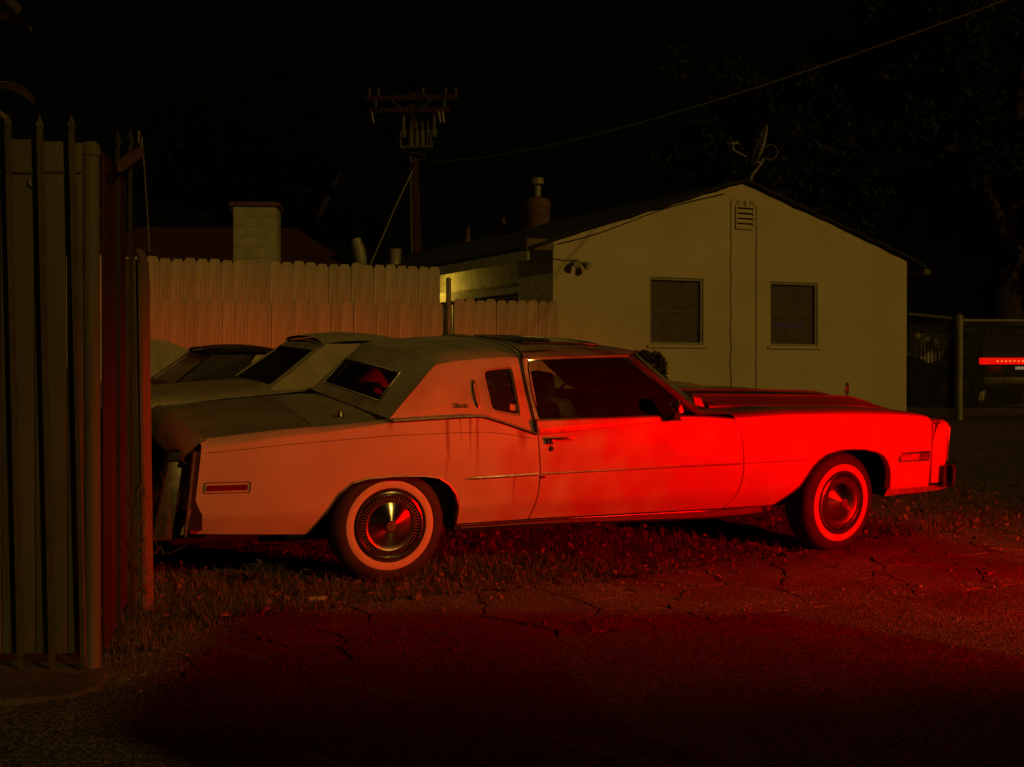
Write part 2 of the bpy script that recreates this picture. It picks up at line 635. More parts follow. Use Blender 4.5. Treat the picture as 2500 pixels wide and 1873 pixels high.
# ================================================================== ground
TH, RHO = 0.402, 0.081
P0 = Vector((-0.72, 7.411, 0))
E1 = Vector((math.cos(TH), math.sin(TH), 0))
E2 = Vector((-math.sin(TH), math.cos(TH), 0))
_g = tab([(-400, -0.075), (-1.5, -0.075), (-0.5, -0.041), (0, 0), (2.2, 0.179), (7.5, 0.42), (12, 0.48), (30, 0.5), (600, 0.5)])


def sn(x, y):
    d = Vector((x, y, 0)) - P0
    return d.dot(E1), d.dot(E2)


def gz(x, y):
    return _g(sn(x, y)[1])


def W(s, n, z=None):
    p = P0 + E1 * s + E2 * n
    return (p.x, p.y, _g(n) if z is None else z)


def span(a, b, st):
    k = max(1, int(round((b - a) / st)))
    return [a + (b - a) * i / k for i in range(k)]


ss = span(-300, -20, 40) + span(-20, -4, 2) + span(-4, 8, 0.12) + span(8, 30, 2) + span(30, 301, 40)
nn = span(-120, -10, 22) + span(-10, -1.6, 0.6) + span(-1.6, 3.2, 0.12) + span(3.2, 12, 0.4) + span(12, 40, 4) + span(40, 601, 60)
rows = []
for n in nn:
    r = []
    for s in ss:
        a = 0.012 if (-4 < s < 8 and 0.5 > n > -0.5) else (0.022 if (-4 < s < 8 and 0.5 <= n < 3.2) else 0.0)
        if n < -0.9:
            a = 0
        p = W(s, n)
        r.append((p[0], p[1], p[2] - 0.01 + a * (random.random() - 0.6)))
    rows.append(r)
mb = MB()
mb.grid(rows)
tag(mb.build('ground', 'dirt', smooth=60), kind='structure')

# near edge (towards the road) and far edge (towards the yard) of the old asphalt apron
n_near = tab([(-3, -1.80), (-1.7, -1.69), (0.3, -1.47), (3.7, -1.21), (8, -0.9)])
n_far = tab([(-3, -1.4), (-1.5, -1.07), (-0.9, -0.5), (0.4, -0.31), (1.3, -0.33), (2.5, -0.05), (3.3, 0.27), (5.3, 0.5), (8, 0.8)])
rows = []
sr = span(-60, -6, 9) + span(-6, 9, 0.25) + span(9, 61, 9)
for k in range(9):
    t = k / 8
    r = []
    for s in sr:
        e = n_near(s) - 0.022 + 0.016 * math.sin(7 * s) * math.sin(2.3 * s)
        n = lerp(e, -9.5, t ** 1.5)
        p = W(s, n)
        r.append((p[0], p[1], p[2] + 0.010))
    rows.append(r)
mb = MB()
mb.grid(rows, True)
tag(mb.build('road', 'road_asphalt', smooth=60), kind='structure')

# apron: cracked plates with dirt between them
rows = []
for k in range(7):
    r = []
    for s in span(-2.6, 7.6, 0.2):
        n = lerp(n_near(s) - 0.01, n_far(s) + 0.05 * math.sin(5 * s), k / 6)
        p = W(s, n)
        r.append((p[0], p[1], p[2] - 0.009))
    rows.append(r)
mb = MB()
mb.grid(rows)
apron = tag(mb.build('apron', 'crack_dirt', smooth=60), kind='structure')


def clip(poly, p, nrm):
    """keep the part of a 2d polygon with (q-p).nrm <= 0"""
    o = []
    for i in range(len(poly)):
        a, b = poly[i], poly[(i + 1) % len(poly)]
        da = (a[0] - p[0]) * nrm[0] + (a[1] - p[1]) * nrm[1]
        db = (b[0] - p[0]) * nrm[0] + (b[1] - p[1]) * nrm[1]
        if da <= 0:
            o.append(a)
        if da * db < 0:
            t = da / (da - db)
            o.append((a[0] + (b[0] - a[0]) * t, a[1] + (b[1] - a[1]) * t))
    return o


rs = random.Random(31)
seeds = []
s = -2.3
while s < 7.2:
    wd = n_far(s) - n_near(s)
    k = max(2, int(round(wd / 0.42)))
    for j in range(k):
        seeds.append((s + rs.uniform(-0.30, 0.30), n_near(s) + wd * (j + 0.5 + rs.uniform(-0.42, 0.42)) / k))
    s += rs.uniform(0.22, 0.60) * (1.5 if s < 0.2 else 1)
mb_i = 0
for i, a in enumerate(seeds):
    poly = [(a[0] - 0.9, a[1] - 0.9), (a[0] + 0.9, a[1] - 0.9), (a[0] + 0.9, a[1] + 0.9), (a[0] - 0.9, a[1] + 0.9)]
    for j, b in enumerate(seeds):
        if i == j or abs(a[0] - b[0]) > 1.6:
            continue
        mid = ((a[0] + b[0]) / 2, (a[1] + b[1]) / 2)
        poly = clip(poly, mid, (b[0] - a[0], b[1] - a[1]))
    poly = clip(poly, (a[0], n_near(a[0])), (-(n_near(a[0]) - n_near(a[0] - 0.1)) / 0.1 * -1, -1))
    poly = clip(poly, (a[0], n_far(a[0]) + rs.uniform(-0.05, 0.05)), (-(n_far(a[0] + 0.05) - n_far(a[0] - 0.05)) / 0.1, 1))
    if len(poly) < 3:
        continue
    # roughened outline, drawn in from the crack
    cx = sum(p[0] for p in poly) / len(poly)
    cy = sum(p[1] for p in poly) / len(poly)
    ol = []
    for k in range(len(poly)):
        p, q = poly[k], poly[(k + 1) % len(poly)]
        L = math.hypot(q[0] - p[0], q[1] - p[1])
        st = max(1, int(L / 0.045))
        for t in range(st):
            x, y = lerp(p[0], q[0], t / st), lerp(p[1], q[1], t / st)
            d = math.hypot(cx - x, cy - y) + 1e-6
            g = 0.0025 + 0.0125 * rs.random() ** 1.6 + (0.010 * rs.random() if t == 0 else 0)
            wv = 0.016 * math.sin(17 * x + 5 * y) + 0.010 * math.sin(41 * y - 29 * x)
            x, y = x + wv, y - 0.8 * wv
            ol.append((x + (cx - x) / d * g, y + (cy - y) / d * g))
    up = rs.uniform(0.002, 0.0045)
    tilt = (rs.uniform(-0.003, 0.003), rs.uniform(-0.003, 0.003))
    V, n = [], len(ol)
    for (x, y) in ol:
        p = W(x, y)
        V.append((p[0], p[1], p[2] + up + (x - cx) * tilt[0] + (y - cy) * tilt[1]))
    V += [(v[0], v[1], v[2] - 0.03) for v in V]
    F = [tuple(range(n))] + [(k, (k + 1) % n, n + (k + 1) % n, n + k) for k in range(n)]
    mb = MB()
    mb.add(V, F)
    mb.build('asphalt_plate', 'old_asphalt', apron)

# ================================================================== yard grass, leaves, weeds


def patch(s, n):
    return 0.5 + 0.5 * math.sin(2.1 * s + 1.3 * math.sin(1.7 * n)) * math.sin(2.9 * n + 0.8 * s)


def blades(name, mt, pts, hmin, hmax, wid, lean, label, cat, seed=1):
    r = random.Random(seed)
    V, F = [], []
    for (x, y, k) in pts:
        z = gz(x, y) - 0.012
        for _ in range(k):
            a = r.uniform(0, 6.283)
            px, py = x + r.gauss(0, 0.022), y + r.gauss(0, 0.022)
            h = hmin + (hmax - hmin) * r.random() ** 1.8 * (1.0 if patch(*sn(x, y)) > 0.35 else 0.6)
            l = r.uniform(0.2, lean) * h
            wv = r.uniform(0.5, 1) * wid
            ca, sa = math.cos(a), math.sin(a)
            b = len(V)
            V += [(px - sa * wv, py + ca * wv, z), (px + sa * wv, py - ca * wv, z),
                  (px + ca * l * .4 + sa * wv * .7, py + sa * l * .4 - ca * wv * .7, z + h * .6),
                  (px + ca * l * .4 - sa * wv * .7, py + sa * l * .4 + ca * wv * .7, z + h * .6),
                  (px + ca * l, py + sa * l, z + h)]
            F += [(b, b + 1, b + 2, b + 3), (b + 3, b + 2, b + 4)]
    me = bpy.data.meshes.new(name)
    me.from_pydata(V, [], F)
    o = link(name, me, mt)
    return tag(o, label, cat, kind='stuff')


def patch(s, n):
    return 0.5 + 0.5 * math.sin(2.1 * s + 1.3 * math.sin(1.7 * n)) * math.sin(2.9 * n + 0.8 * s)


rs = random.Random(5)
pts = []
while len(pts) < 7200:
    s, n = rs.uniform(-2.0, 6.5), rs.uniform(-1.0, 3.0) if rs.random() < 0.55 else rs.uniform(-0.8, 0.9)
    if n < n_far(s) - 0.04:
        continue
    if 0.15 < n < 1.75 and -1.0 < s < 4.0 and rs.random() < 0.6:
        continue
    if rs.random() > 0.12 + 0.9 * patch(s, n):
        continue
    p = W(s, n)
    pts.append((p[0], p[1], rs.randint(3, 6)))
for _ in range(500):                                   # tufts in the cracks along the road edge
    s = rs.uniform(-2.2, 6)
    n = n_near(s) + rs.gauss(0, 0.02) if rs.random() < 0.5 else rs.uniform(n_near(s), n_far(s))
    if patch(s * 2, n) > 0.75:
        p = W(s, n)
        pts.append((p[0], p[1], 2))
blades('grass', 'grass', pts, 0.012, 0.095, 0.0028, 1.5, 'patchy low dry grass over the yard around the car', 'grass', 2)

V, F = [], []
for _ in range(2600):
    s, n = rs.uniform(-2.0, 6.5), rs.uniform(-0.6, 2.6)
    if n < n_far(s) - 0.12 and rs.random() < 0.93:
        continue
    p = W(s, n)
    c = Vector((p[0], p[1], p[2] + rs.uniform(0.004, 0.035)))
    q = Euler((rs.gauss(0, 0.5), rs.gauss(0, 0.5), rs.uniform(0, 6.3))).to_matrix()
    l, wv = rs.uniform(0.012, 0.036), rs.uniform(0.006, 0.017)
    cu = rs.uniform(-0.01, 0.012)
    b = len(V)
    for u, v, h in ((-l, 0, cu), (-l * .3, wv, 0), (l * .4, wv * .8, 0), (l, 0, cu), (l * .4, -wv * .8, 0), (-l * .3, -wv, 0)):
        V.append(tuple(c + q @ Vector((u, v, h))))
    F += [(b, b + 1, b + 5), (b + 1, b + 2, b + 4, b + 5), (b + 2, b + 3, b + 4)]
me = bpy.data.meshes.new('fallen_leaves')
me.from_pydata(V, [], F)
tag(link('fallen_leaves', me, 'dead_leaf'), 'dry fallen leaves scattered over the yard', 'leaves', kind='stuff')


V, F = [], []
rs = random.Random(51)
cnt = 0
while cnt < 2600:
    s = rs.uniform(-2.4, 6.5)
    n = n_near(s) + rs.gauss(0, 0.22) if rs.random() < 0.55 else n_far(s) + rs.gauss(0, 0.20)
    if rs.random() < 0.25:
        n = rs.uniform(-3.5, n_far(s))
    p = W(s, n)
    d = rs.uniform(0.003, 0.009) * (2.0 if rs.random() < 0.06 else 1)
    a = rs.uniform(0, 6.3)
    ca, sa = math.cos(a), math.sin(a)
    b = len(V)
    for (u, v, h) in ((-1, -.7, 0), (1, -.8, 0), (.9, .8, 0), (-.8, .9, 0), (-.5, -.4, .9), (.6, -.3, 1.1), (.4, .5, .8), (-.5, .4, 1)):
        u, v, h = u * d * rs.uniform(.8, 1.2), v * d * rs.uniform(.7, 1.1), h * d * rs.uniform(.7, 1.1)
        V.append((p[0] + u * ca - v * sa, p[1] + u * sa + v * ca, p[2] + 0.003 + h))
    F += [(b, b + 1, b + 5, b + 4), (b + 1, b + 2, b + 6, b + 5), (b + 2, b + 3, b + 7, b + 6), (b + 3, b, b + 4, b + 7), (b + 4, b + 5, b + 6, b + 7)]
    cnt += 1
me = bpy.data.meshes.new('gravel')
me.from_pydata(V, [], F)
mat('gravel', (0.26, 0.23, 0.19), 0.9, var=0.6, scale=14)
tag(link('gravel', me, 'gravel'), 'loose gravel along the edges of the cracked apron', 'gravel', kind='stuff')


def weed(x, y, r0, nl, label, seed):
    r = random.Random(seed)
    root = thing('weed', label, 'weed', (x, y, gz(x, y) - 0.01), group='weeds by the wooden post')
    for k in range(nl):
        a = 6.283 * k / nl + r.uniform(-0.3, 0.3)
        L = r0 * r.uniform(0.6, 1.1)
        up = r.uniform(0.3, 1.1)
        mb = MB()
        rows = []
        for i in range(7):
            t = i / 6
            wv = 0.16 * L * math.sin(math.pi * (0.12 + 0.86 * t)) * (1.0 if i % 2 else 0.6)
            d = L * t
            z = L * up * t * (1 - 0.55 * t)
            cx, cy = math.cos(a) * d, math.sin(a) * d
            rows.append([(cx - math.sin(a) * wv, cy + math.cos(a) * wv, z + .2 * wv), (cx, cy, z), (cx + math.sin(a) * wv, cy - math.cos(a) * wv, z + .2 * wv)])
        mb.grid(rows)
        mb.build('leaf', 'weed', root, smooth=60)
    return root


weed(-1.52, 7.35, 0.17, 7, 'jagged weed standing under the rear corner of the white coupe', 3)
weed(-1.62, 6.55, 0.13, 8, 'broad-leaved weed at the foot of the wooden post', 4)
weed(-1.44, 6.50, 0.11, 7, 'small weed a little right of the wooden post foot', 5)
weed(0.72, 7.72, 0.12, 8, 'leafy weed under the sill behind the rear whitewall tyre', 6)

# ================================================================== the white coupe
CW = 1.92                                   # far body side (n); near side is -0.06
NC = (CW - 0.06) / 2


def mirror(mb):
    m2 = MB()
    m2.v = [(a, 2 * NC - b, c) for (a, b, c) in mb.v]
    m2.f = [tuple(reversed(f)) for f in mb.f]
    return m2


car = thing('white_coupe', 'long aged white two-door coupe with whitewall tyres parked across the yard', 'car', tuple(P0), (RHO, 0, TH))

q_top = tab([(-1.12, 0.815), (-1.094, 0.817), (-0.632, 0.875), (-0.458, 0.89), (-0.033, 0.943), (0.009, 0.950), (0.3, 0.961), (0.5, 0.968), (0.56, 0.962),
             (0.70, 0.918), (0.894, 0.854)])
q_bot = tab([(-1.15, 0.337), (-0.492, 0.308), (-0.489, 0.312), (-0.397, 0.436), (-0.328, 0.541), (-0.249, 0.604), (-0.158, 0.627), (-0.003, 0.636),
             (0.186, 0.631), (0.273, 0.616), (0.338, 0.573), (0.383, 0.514), (0.403, 0.442), (0.408, 0.327), (0.95, 0.337)])
d_rear = tab([(0.29, 0.868), (0.37, 0.89), (0.506, 0.92), (0.631, 0.926), (0.801, 0.909), (0.94, 0.895)])
d_front = tab([(0.34, 2.245), (0.359, 2.263), (0.40, 2.30), (0.464, 2.342), (0.54, 2.362), (0.611, 2.368), (0.723, 2.362), (0.80, 2.348), (0.86, 2.326), (0.92, 2.285)])
d_top = tab([(0.88, 0.933), (1.79, 0.950), (2.1, 0.94), (2.3, 0.925)])
d_bot = tab([(0.86, 0.337), (2.3, 0.344)])
f_top = tab([(2.2, 0.927), (2.276, 0.933), (2.705, 0.950), (3.2, 0.948), (3.554, 0.940), (3.80, 0.926), (3.899, 0.915), (3.94, 0.880)])
f_bot = tab([(2.2, 0.343), (2.62, 0.352), (2.65, 0.352), (2.74, 0.415), (2.827, 0.48), (2.918, 0.605), (2.965, 0.648), (3.026, 0.684), (3.135, 0.710), (3.24, 0.714), (3.337, 0.709),
             (3.453, 0.685), (3.50, 0.658), (3.533, 0.624), (3.56, 0.575), (3.572, 0.526), (3.576, 0.424), (3.95, 0.429)])


def nside(s, z):
    n = -0.06
    d = 0.445 - z
    if d > 0:
        n += 0.30 * d * min(1, d / 0.035)
    n += 0.016 * ((z - 0.66) / 0.3) ** 2
    if s < -0.5:
        n += 0.05 * ((-0.5 - s) / 0.65) ** 2
    if s > 3.3:
        n += 0.055 * ((s - 3.3) / 0.8) ** 2
    # coke-bottle swell over the rear wheel, crease along the door fading forward
    n -= 0.012 * math.exp(-((s - 0.1) / 0.7) ** 2) * sstep((z - 0.5) / 0.3)
    return n


def cap_rows(rows, kind):
    """shoulder rows carried inboard from the top edge of a side panel"""
    top = rows[-1]
    steps = {'q': ((0.008, 0.008, 0.30), (0.045, 0.030, 1.0), (0.062, 0.036, 1.0), (0.10, 0.026, 0.9)),
             'd': ((0.006, 0.006, 1), (0.03, 0.012, 1), (0.075, 0.008, 1)),
             'f': ((0.008, 0.009, 1), (0.03, 0.018, 1), (0.12, 0.026, 1), (0.25, 0.027, 1), (0.385, 0.022, 1))}[kind]
    for dn, dz, k in steps:
        r = []
        for (s, n, z) in top:
            if kind == 'q':
                fz = np.interp(s, [-1.1, -0.5, 0.0, 0.5], [1.25, 0.9, 0.35, 0.1])
            elif kind == 'f':
                fz = np.interp(s, [2.2, 2.7, 3.4, 3.94], [1.0, 1.0, 1.0, 0.6])
            else:
                fz = 1
            r.append((s, n + dn, z + dz * fz))
        rows.append(r)


def panel_body(cols, bot, top, nrow, shift, kind):
    rows = []
    for i in range(nrow + 1):
        v = i / nrow
        r = []
        for s in cols:
            z = lerp(bot(s), top(s), v)
            s2 = s + shift(s, z)
            r.append((s2, nside(s2, z), z))
        rows.append(r)
    cap_rows(rows, kind)
    mb = MB()
    mb.grid(rows)
    # turned-in edges so the shut lines and wheel openings have depth
    nr, nc = len(rows), len(rows[0])
    edge = [rows[i][0] for i in range(nrow, -1, -1)] + rows[0][1:] + [rows[i][-1] for i in range(1, nrow + 1)]
    inner = [(a, b + 0.05, c) for (a, b, c) in edge]
    mb.grid([inner, edge])
    return mb


def weld(mb):
    return mb


def both(mb, name, mt, parent=car, smooth=28):
    a = mb.build(name, mt, parent, smooth=smooth)
    b = mirror(mb).build(name, mt, parent, smooth=smooth)
    return a, b


def dens(a, b, st, extra=()):
    xs = sorted(set([round(x, 4) for x in span(a, b, st)] + [b] + [e for e in extra if a <= e <= b]))
    return xs


qcols = dens(-1.115, 0.888, 0.03, (-0.492, -0.489, -0.44, 0.383, 0.403, 0.408, -0.33, -0.25, 0.273, 0.338, 0.36))
both(panel_body(qcols, q_bot, q_top, 22,
                lambda s, z: (lerp(-0.021, 0.026, (z - 0.337) / 0.478)) * sstep((-0.75 - s) / 0.365) +
                (d_rear(z) - 0.008 - 0.888) * sstep((s - 0.55) / 0.338), 'q'), 'quarter_panel', 'paint')
fcols = dens(2.30, 3.934, 0.03, (2.65, 3.50, 3.533, 3.56, 3.572, 3.576, 2.918, 2.965, 3.026))
both(panel_body(fcols, f_bot, f_top, 20, lambda s, z: (d_front(z) + 0.008 - 2.30) * sstep((2.62 - s) / 0.32), 'f'), 'fender', 'paint')
rows = []
NU = 44
for i in range(23):
    r = []
    for j in range(NU + 1):
        u = j / NU
        sa = lerp(0.9, 2.28, u)
        z = lerp(d_bot(sa), d_top(sa), i / 22)
        s = lerp(d_rear(z), d_front(z), u)
        r.append((s, nside(s, z), z))
    rows.append(r)
cap_rows(rows, 'd')
mb = MB()
mb.grid(rows)
edge = [rows[i][0] for i in range(22, -1, -1)] + rows[0][1:] + [rows[i][-1] for i in range(1, 23)]
mb.grid([[(a, b + 0.05, c) for (a, b, c) in edge], edge])
door, door_far = both(mb, 'door', 'paint')


def strip(path, h, proud=0.008, depth=0.012, side=nside):
    """bright trim strip: path of (s, z) along the body side, height h (number or per-point list)"""
    mb = MB()
    n = len(path)
    hs = h if isinstance(h, (list, tuple)) else [h] * n
    rows = [[], [], [], [], []]
    for (s, z), hh in zip(path, hs):
        b = side(s, z)
        rows[0].append((s, b + depth, z - hh / 2))
        rows[1].append((s, b - proud * .7, z - hh / 2 + 0.001))
        rows[2].append((s, b - proud, z))
        rows[3].append((s, b - proud * .7, z + hh / 2 - 0.001))
        rows[4].append((s, b + depth, z + hh / 2))
    mb.grid(rows)
    return mb


def path_of(T, st=0.06):
    f = tab(T)
    a, b = T[0][0], T[-1][0]
    k = max(2, int((b - a) / st))
    return [(a + (b - a) * i / k, f(a + (b - a) * i / k)) for i in range(k + 1)]


# side mouldings: one per panel
mq = strip(path_of([(0.429, 0.605), (0.905, 0.6185)]), [0.004] + [0.017] * 20, 0.009)
p_ = path_of([(0.429, 0.605), (0.905, 0.6185)])
both(strip(p_, [0.005 if i == 0 else 0.017 for i in range(len(p_))], 0.009), 'side_moulding', 'dull_chrome')
md = strip(path_of([(0.938, 0.6195), (2.352, 0.640)]), 0.012, 0.007)
md.build('side_moulding', 'dull_chrome', door, smooth=30)
mirror(md).build('side_moulding', 'dull_chrome', door_far, smooth=30)
both(strip(path_of([(2.385, 0.641), (2.873, 0.651)]), 0.006, 0.004), 'side_moulding', 'dull_chrome')
# belt trim: along the vinyl roof edge, dipping to the door, then a broad tapering band on the door
p_ = path_of([(-0.02, 0.953), (0.3, 0.967), (0.5, 0.974), (0.56, 0.968), (0.70, 0.925), (0.885, 0.863)], 0.03)
both(strip(p_, 0.018, 0.014, 0.03), 'belt_trim', 'dull_chrome')
p_ = path_of([(0.912, 0.874), (1.3, 0.898), (1.79, 0.926)])
bd = strip(p_, [lerp(0.047, 0.012, i / (len(p_) - 1)) for i in range(len(p_))], 0.006, 0.006)
bd.build('belt_trim', 'dull_chrome', door, smooth=30)
mirror(bd).build('belt_trim', 'dull_chrome', door_far, smooth=30)
# pinstripe crease: thin dark line set in the quarter
pin = tab([(-1.07, 0.789), (-0.631, 0.831), (-0.031, 0.870), (0.3, 0.878), (0.548, 0.881), (0.70, 0.865), (0.862, 0.835)])
both(strip([(x, pin(x)) for x in dens(-1.07, 0.87, 0.05)], 0.004, 0.0025, 0.003), 'pinstripe', 'black_trim')

# sills
mb = MB()
rows = []
for s in dens(0.40, 2.64, 0.16):
    t = (s - 0.40) / 2.24
    zt = np.interp(s, [0.4, 0.89, 2.25, 2.64], [0.327, 0.336, 0.342, 0.36]) - 0.006
    zb = np.interp(s, [0.4, 0.884, 2.13, 2.54, 2.64], [0.282, 0.289, 0.274, 0.284, 0.30])
    n0 = nside(s, 0.345)
    rows.append([(s, n0 + 0.05, zt), (s, n0 + 0.002, zt), (s, n0 + 0.001, zt - 0.008), (s, n0 + 0.018, zt - 0.013), (s, n0 + 0.014, zb + 0.012),
                 (s, n0 + 0.006, zb + 0.006), (s, n0 + 0.01, zb), (s, n0 + 0.08, zb - 0.005)])
mb.grid(rows)
both(mb, 'sill', 'black_trim')
mb = MB()
mb.tube([(s, nside(s, 0.345) - 0.001, float(np.interp(s, [0.4, 0.89, 2.25, 2.64], [0.327, 0.336, 0.342, 0.36])) - 0.009) for s in dens(0.41, 2.63, 0.2)], 0.0045, 6)
both(mb, 'sill_moulding', 'dull_chrome', smooth=60)


def arch_trim(T, r):
    f = tab(T)
    pts = []
    for i in range(len(T) - 1):
        for k in range(4):
            t = k / 4
            s, z = lerp(T[i][0], T[i + 1][0], t), lerp(T[i][1], T[i + 1][1], t)
            pts.append((s, nside(s, z) - 0.001, z - 0.001))
    s, z = T[-1]
    pts.append((s, nside(s, z) - 0.001, z))
    mb = MB()
    mb.tube(pts, r, 6)
    return mb


both(arch_trim([(-0.489, 0.312), (-0.397, 0.436), (-0.328, 0.541), (-0.249, 0.604), (-0.158, 0.627), (-0.003, 0.636), (0.186, 0.631), (0.273, 0.616), (0.338, 0.573),
                (0.383, 0.514), (0.403, 0.442), (0.406, 0.335)], 0.006), 'arch_trim', 'dull_chrome')
both(arch_trim([(2.66, 0.358), (2.74, 0.415), (2.827, 0.48), (2.918, 0.605), (2.965, 0.648), (3.026, 0.684), (3.135, 0.710), (3.24, 0.714), (3.337, 0.709), (3.453, 0.685), (3.50, 0.658), (3.533, 0.624),
                (3.56, 0.575), (3.572, 0.526), (3.574, 0.43)], 0.005), 'arch_trim', 'dull_chrome')

# wheel houses, floor, inner structure
mb = MB()
mb.box(-1.05, -0.52, 0.06, 1.80, 0.30, 0.72)
mb.box(0.42, 2.63, 0.06, 1.80, 0.27, 0.33)
mb.box(3.62, 3.95, 0.06, 1.80, 0.36, 0.72)
mb.box(-0.52, 0.42, 0.36, 1.50, 0.26, 0.74)
mb.box(2.60, 3.64, 0.40, 1.46, 0.26, 0.86)
mb.box(-0.52, 0.44, 0.02, 1.84, 0.70, 0.76)
mb.box(2.60, 3.62, 0.02, 1.84, 0.76, 0.86)
mb.box(0.41, 0.45, 0.0, 1.86, 0.29, 0.78)
mb.box(2.57, 2.61, 0.0, 1.86, 0.30, 0.88)
mb.box(3.60, 3.64, 0.02, 1.84, 0.40, 0.84)
mb.box(-0.54, -0.50, 0.02, 1.84, 0.34, 0.76)
mb.cyl((-1.2, 0.35, 0.24), (0.3, 0.35, 0.22), 0.03)
mb.build('underbody', 'underbody', car)
mb = MB()
mb.box(0.50, 2.56, 0.05, 0.075, 0.33, 0.92)
mb.box(0.50, 2.56, 1.785, 1.81, 0.33, 0.92)
mb.box(0.45, 2.58, 0.08, 1.78, 0.332, 0.35)
mb.build('cabin_lining', 'interior_red', car)

# trunk lid and rear deck
ed = tab([(-1.2, 0.842), (-1.1, 0.864), (-0.44, 0.918), (0.0, 0.952)])


def deck(s0, s1, n0, n1):
    rows = []
    for s in dens(s0, s1, 0.08):
        r = []
        for k in range(17):
            n = lerp(n0, n1, k / 16)
            d = abs(n - NC) / 0.9
            z = ed(s) - 0.012 + 0.035 * (1 - d * d) - 0.012 * math.exp(-((d - 0.86) / 0.05) ** 2)
            r.append((s, n, z))
        rows.append(r)
    mb = MB()
    mb.grid(rows, True)
    # downturned rim
    for ring in (rows[0], rows[-1], [r[0] for r in rows], [r[-1] for r in rows]):
        mb.grid([ring, [(a, b, c - 0.03) for (a, b, c) in ring]])
    return mb


deck(-1.085, -0.448, 0.045, 1.815).build('trunk_lid', 'dim_dusty_paint', car, smooth=30)
deck(-0.440, 0.12, 0.045, 1.815).build('rear_deck', 'dim_dusty_paint', car, smooth=30)
mb = MB()
mb.lathe([(0.0, 0.03), (0.014, 0.03), (0.02, 0.012), (0.024, 0.0)], (-0.23, 0.30, 0.945), seg=14)
mb.build('antenna_base', 'dull_chrome', car, smooth=50)
# sloping tail: from the lid down to the tail panel
rows = []
for k in range(19):
    n = lerp(-0.01, 1.87, k / 18)
    d = abs(n - NC) / 0.94
    e0 = 0.03 * d ** 6
    rows.append([(-1.087 + e0, n, ed(-1.09) - 0.004 + 0.03 * (1 - d * d)), (-1.13 + e0, n, 0.842 + 0.02 * (1 - d * d)), (-1.205 + e0, n, 0.775), (-1.215 + e0, n, 0.74),
                 (-1.16 + e0, n, 0.725), (-1.17 + e0, n, 0.45)])
mb = MB()
mb.grid(rows)
mb.build('tail_panel', 'paint', car, smooth=35)
# tail lamp opening with its lamp gone: dark box, torn filler, dangling wires
for sgn in (0, 1):
    mb = MB()
    mb.box(-1.15, -1.08, -0.012, 0.09, 0.36, 0.80)
    mb = mirror(mb) if sgn else mb
    mb.build('lamp_opening', 'underbody', car)
mb = MB()
mb.prism([(-1.135, -0.045, 0.80), (-1.122, -0.045, 0.80), (-1.165, -0.045, 0.34), (-1.18, -0.045, 0.335)], (0, 0.02, 0))
mb.build('lamp_bezel', 'dull_chrome', car)
mb = MB()
mb.prism([(-1.152, -0.03, 0.48), (-1.143, -0.03, 0.485), (-1.17, -0.03, 0.345), (-1.20, -0.03, 0.345), (-1.19, -0.03, 0.38), (-1.175, -0.03, 0.41)], (0, 0.006, 0))
mb.build('torn_filler', 'cream_paint', car)
for k in range(3):
    mb = MB()
    a = 0.62 - 0.08 * k
    r_ = random.Random(k)
    mb.tube([(-1.14, 0.02, a), (-1.17, 0.0, a - .03), (-1.185 - .01 * k, -0.005, a - .08), (-1.165, 0.0, a - .12), (-1.15, 0.01, a - .10)], 0.0018, 5)
    mb.build('loose_wire', 'cable', car)
# rear bumper with tall end guard
for sgn in (0, 1):
    mb = MB()
    mb.hexa([(-1.34, 0.055, 0.30), (-1.235, 0.045, 0.30), (-1.235, 0.20, 0.30), (-1.34, 0.20, 0.30),
             (-1.255, 0.065, 0.735), (-1.175, 0.055, 0.735), (-1.175, 0.20, 0.735), (-1.255, 0.20, 0.735)])
    mb = mirror(mb) if sgn else mb
    g = mb.build('bumper_guard', 'dull_chrome', car, bevel=0.012)
    mb = MB()
    mb.hexa([(-1.262, 0.062, 0.738), (-1.172, 0.052, 0.738), (-1.172, 0.205, 0.738), (-1.262, 0.205, 0.738),
             (-1.248, 0.07, 0.785), (-1.165, 0.06, 0.785), (-1.165, 0.20, 0.785), (-1.248, 0.20, 0.785)])
    mb = mirror(mb) if sgn else mb
    mb.build('guard_cap', 'black_trim', g, bevel=0.004)
mb = MB()
mb.box(-1.34, -1.22, 0.205, 1.655, 0.36, 0.56)
mb.build('rear_bumper', 'dull_chrome', car, bevel=0.03)
mb = MB()
mb.box(-1.222, -1.212, 0.75, 1.11, 0.58, 0.72)
mb.build('plate_recess', 'black_trim', car)

# hood with twin ridges, cowl, nose
zr = tab([(2.36, 1.020), (3.45, 1.006), (3.75, 0.997), (3.85, 0.984), (3.98, 0.948), (4.07, 0.915), (4.12, 0.880)])
ze = tab([(2.30, 0.974), (3.2, 0.972), (3.6, 0.962), (3.85, 0.938), (3.98, 0.910), (4.12, 0.865)])
rows = []
ds = [-0.585, -0.57, -0.50, -0.43, -0.36, -0.29, -0.235, -0.22, -0.205, -0.19, -0.17, -0.1, 0.0]
ds = ds + [-d for d in reversed(ds[:-1])]
for s in dens(2.44, 4.12, 0.06):
    r = []
    for d in ds:
        a = abs(d)
        if a >= 0.205:
            t = (0.585 - a) / 0.38
            z = ze(s) + (zr(s) - 0.008 - ze(s)) * t + 0.008 * sstep((0.230 - a) / 0.025)
        else:
            z = zr(s) - 0.012 * sstep((0.205 - a) / 0.04)
        sb = s - 0.10 * (a / 0.585) ** 2 * (1 - (s - 2.44) / 1.68) * (1 if s < 3 else 1)
        r.append((sb, NC + d, z))
    rows.append(r)
mb = MB()
mb.grid(rows, True)
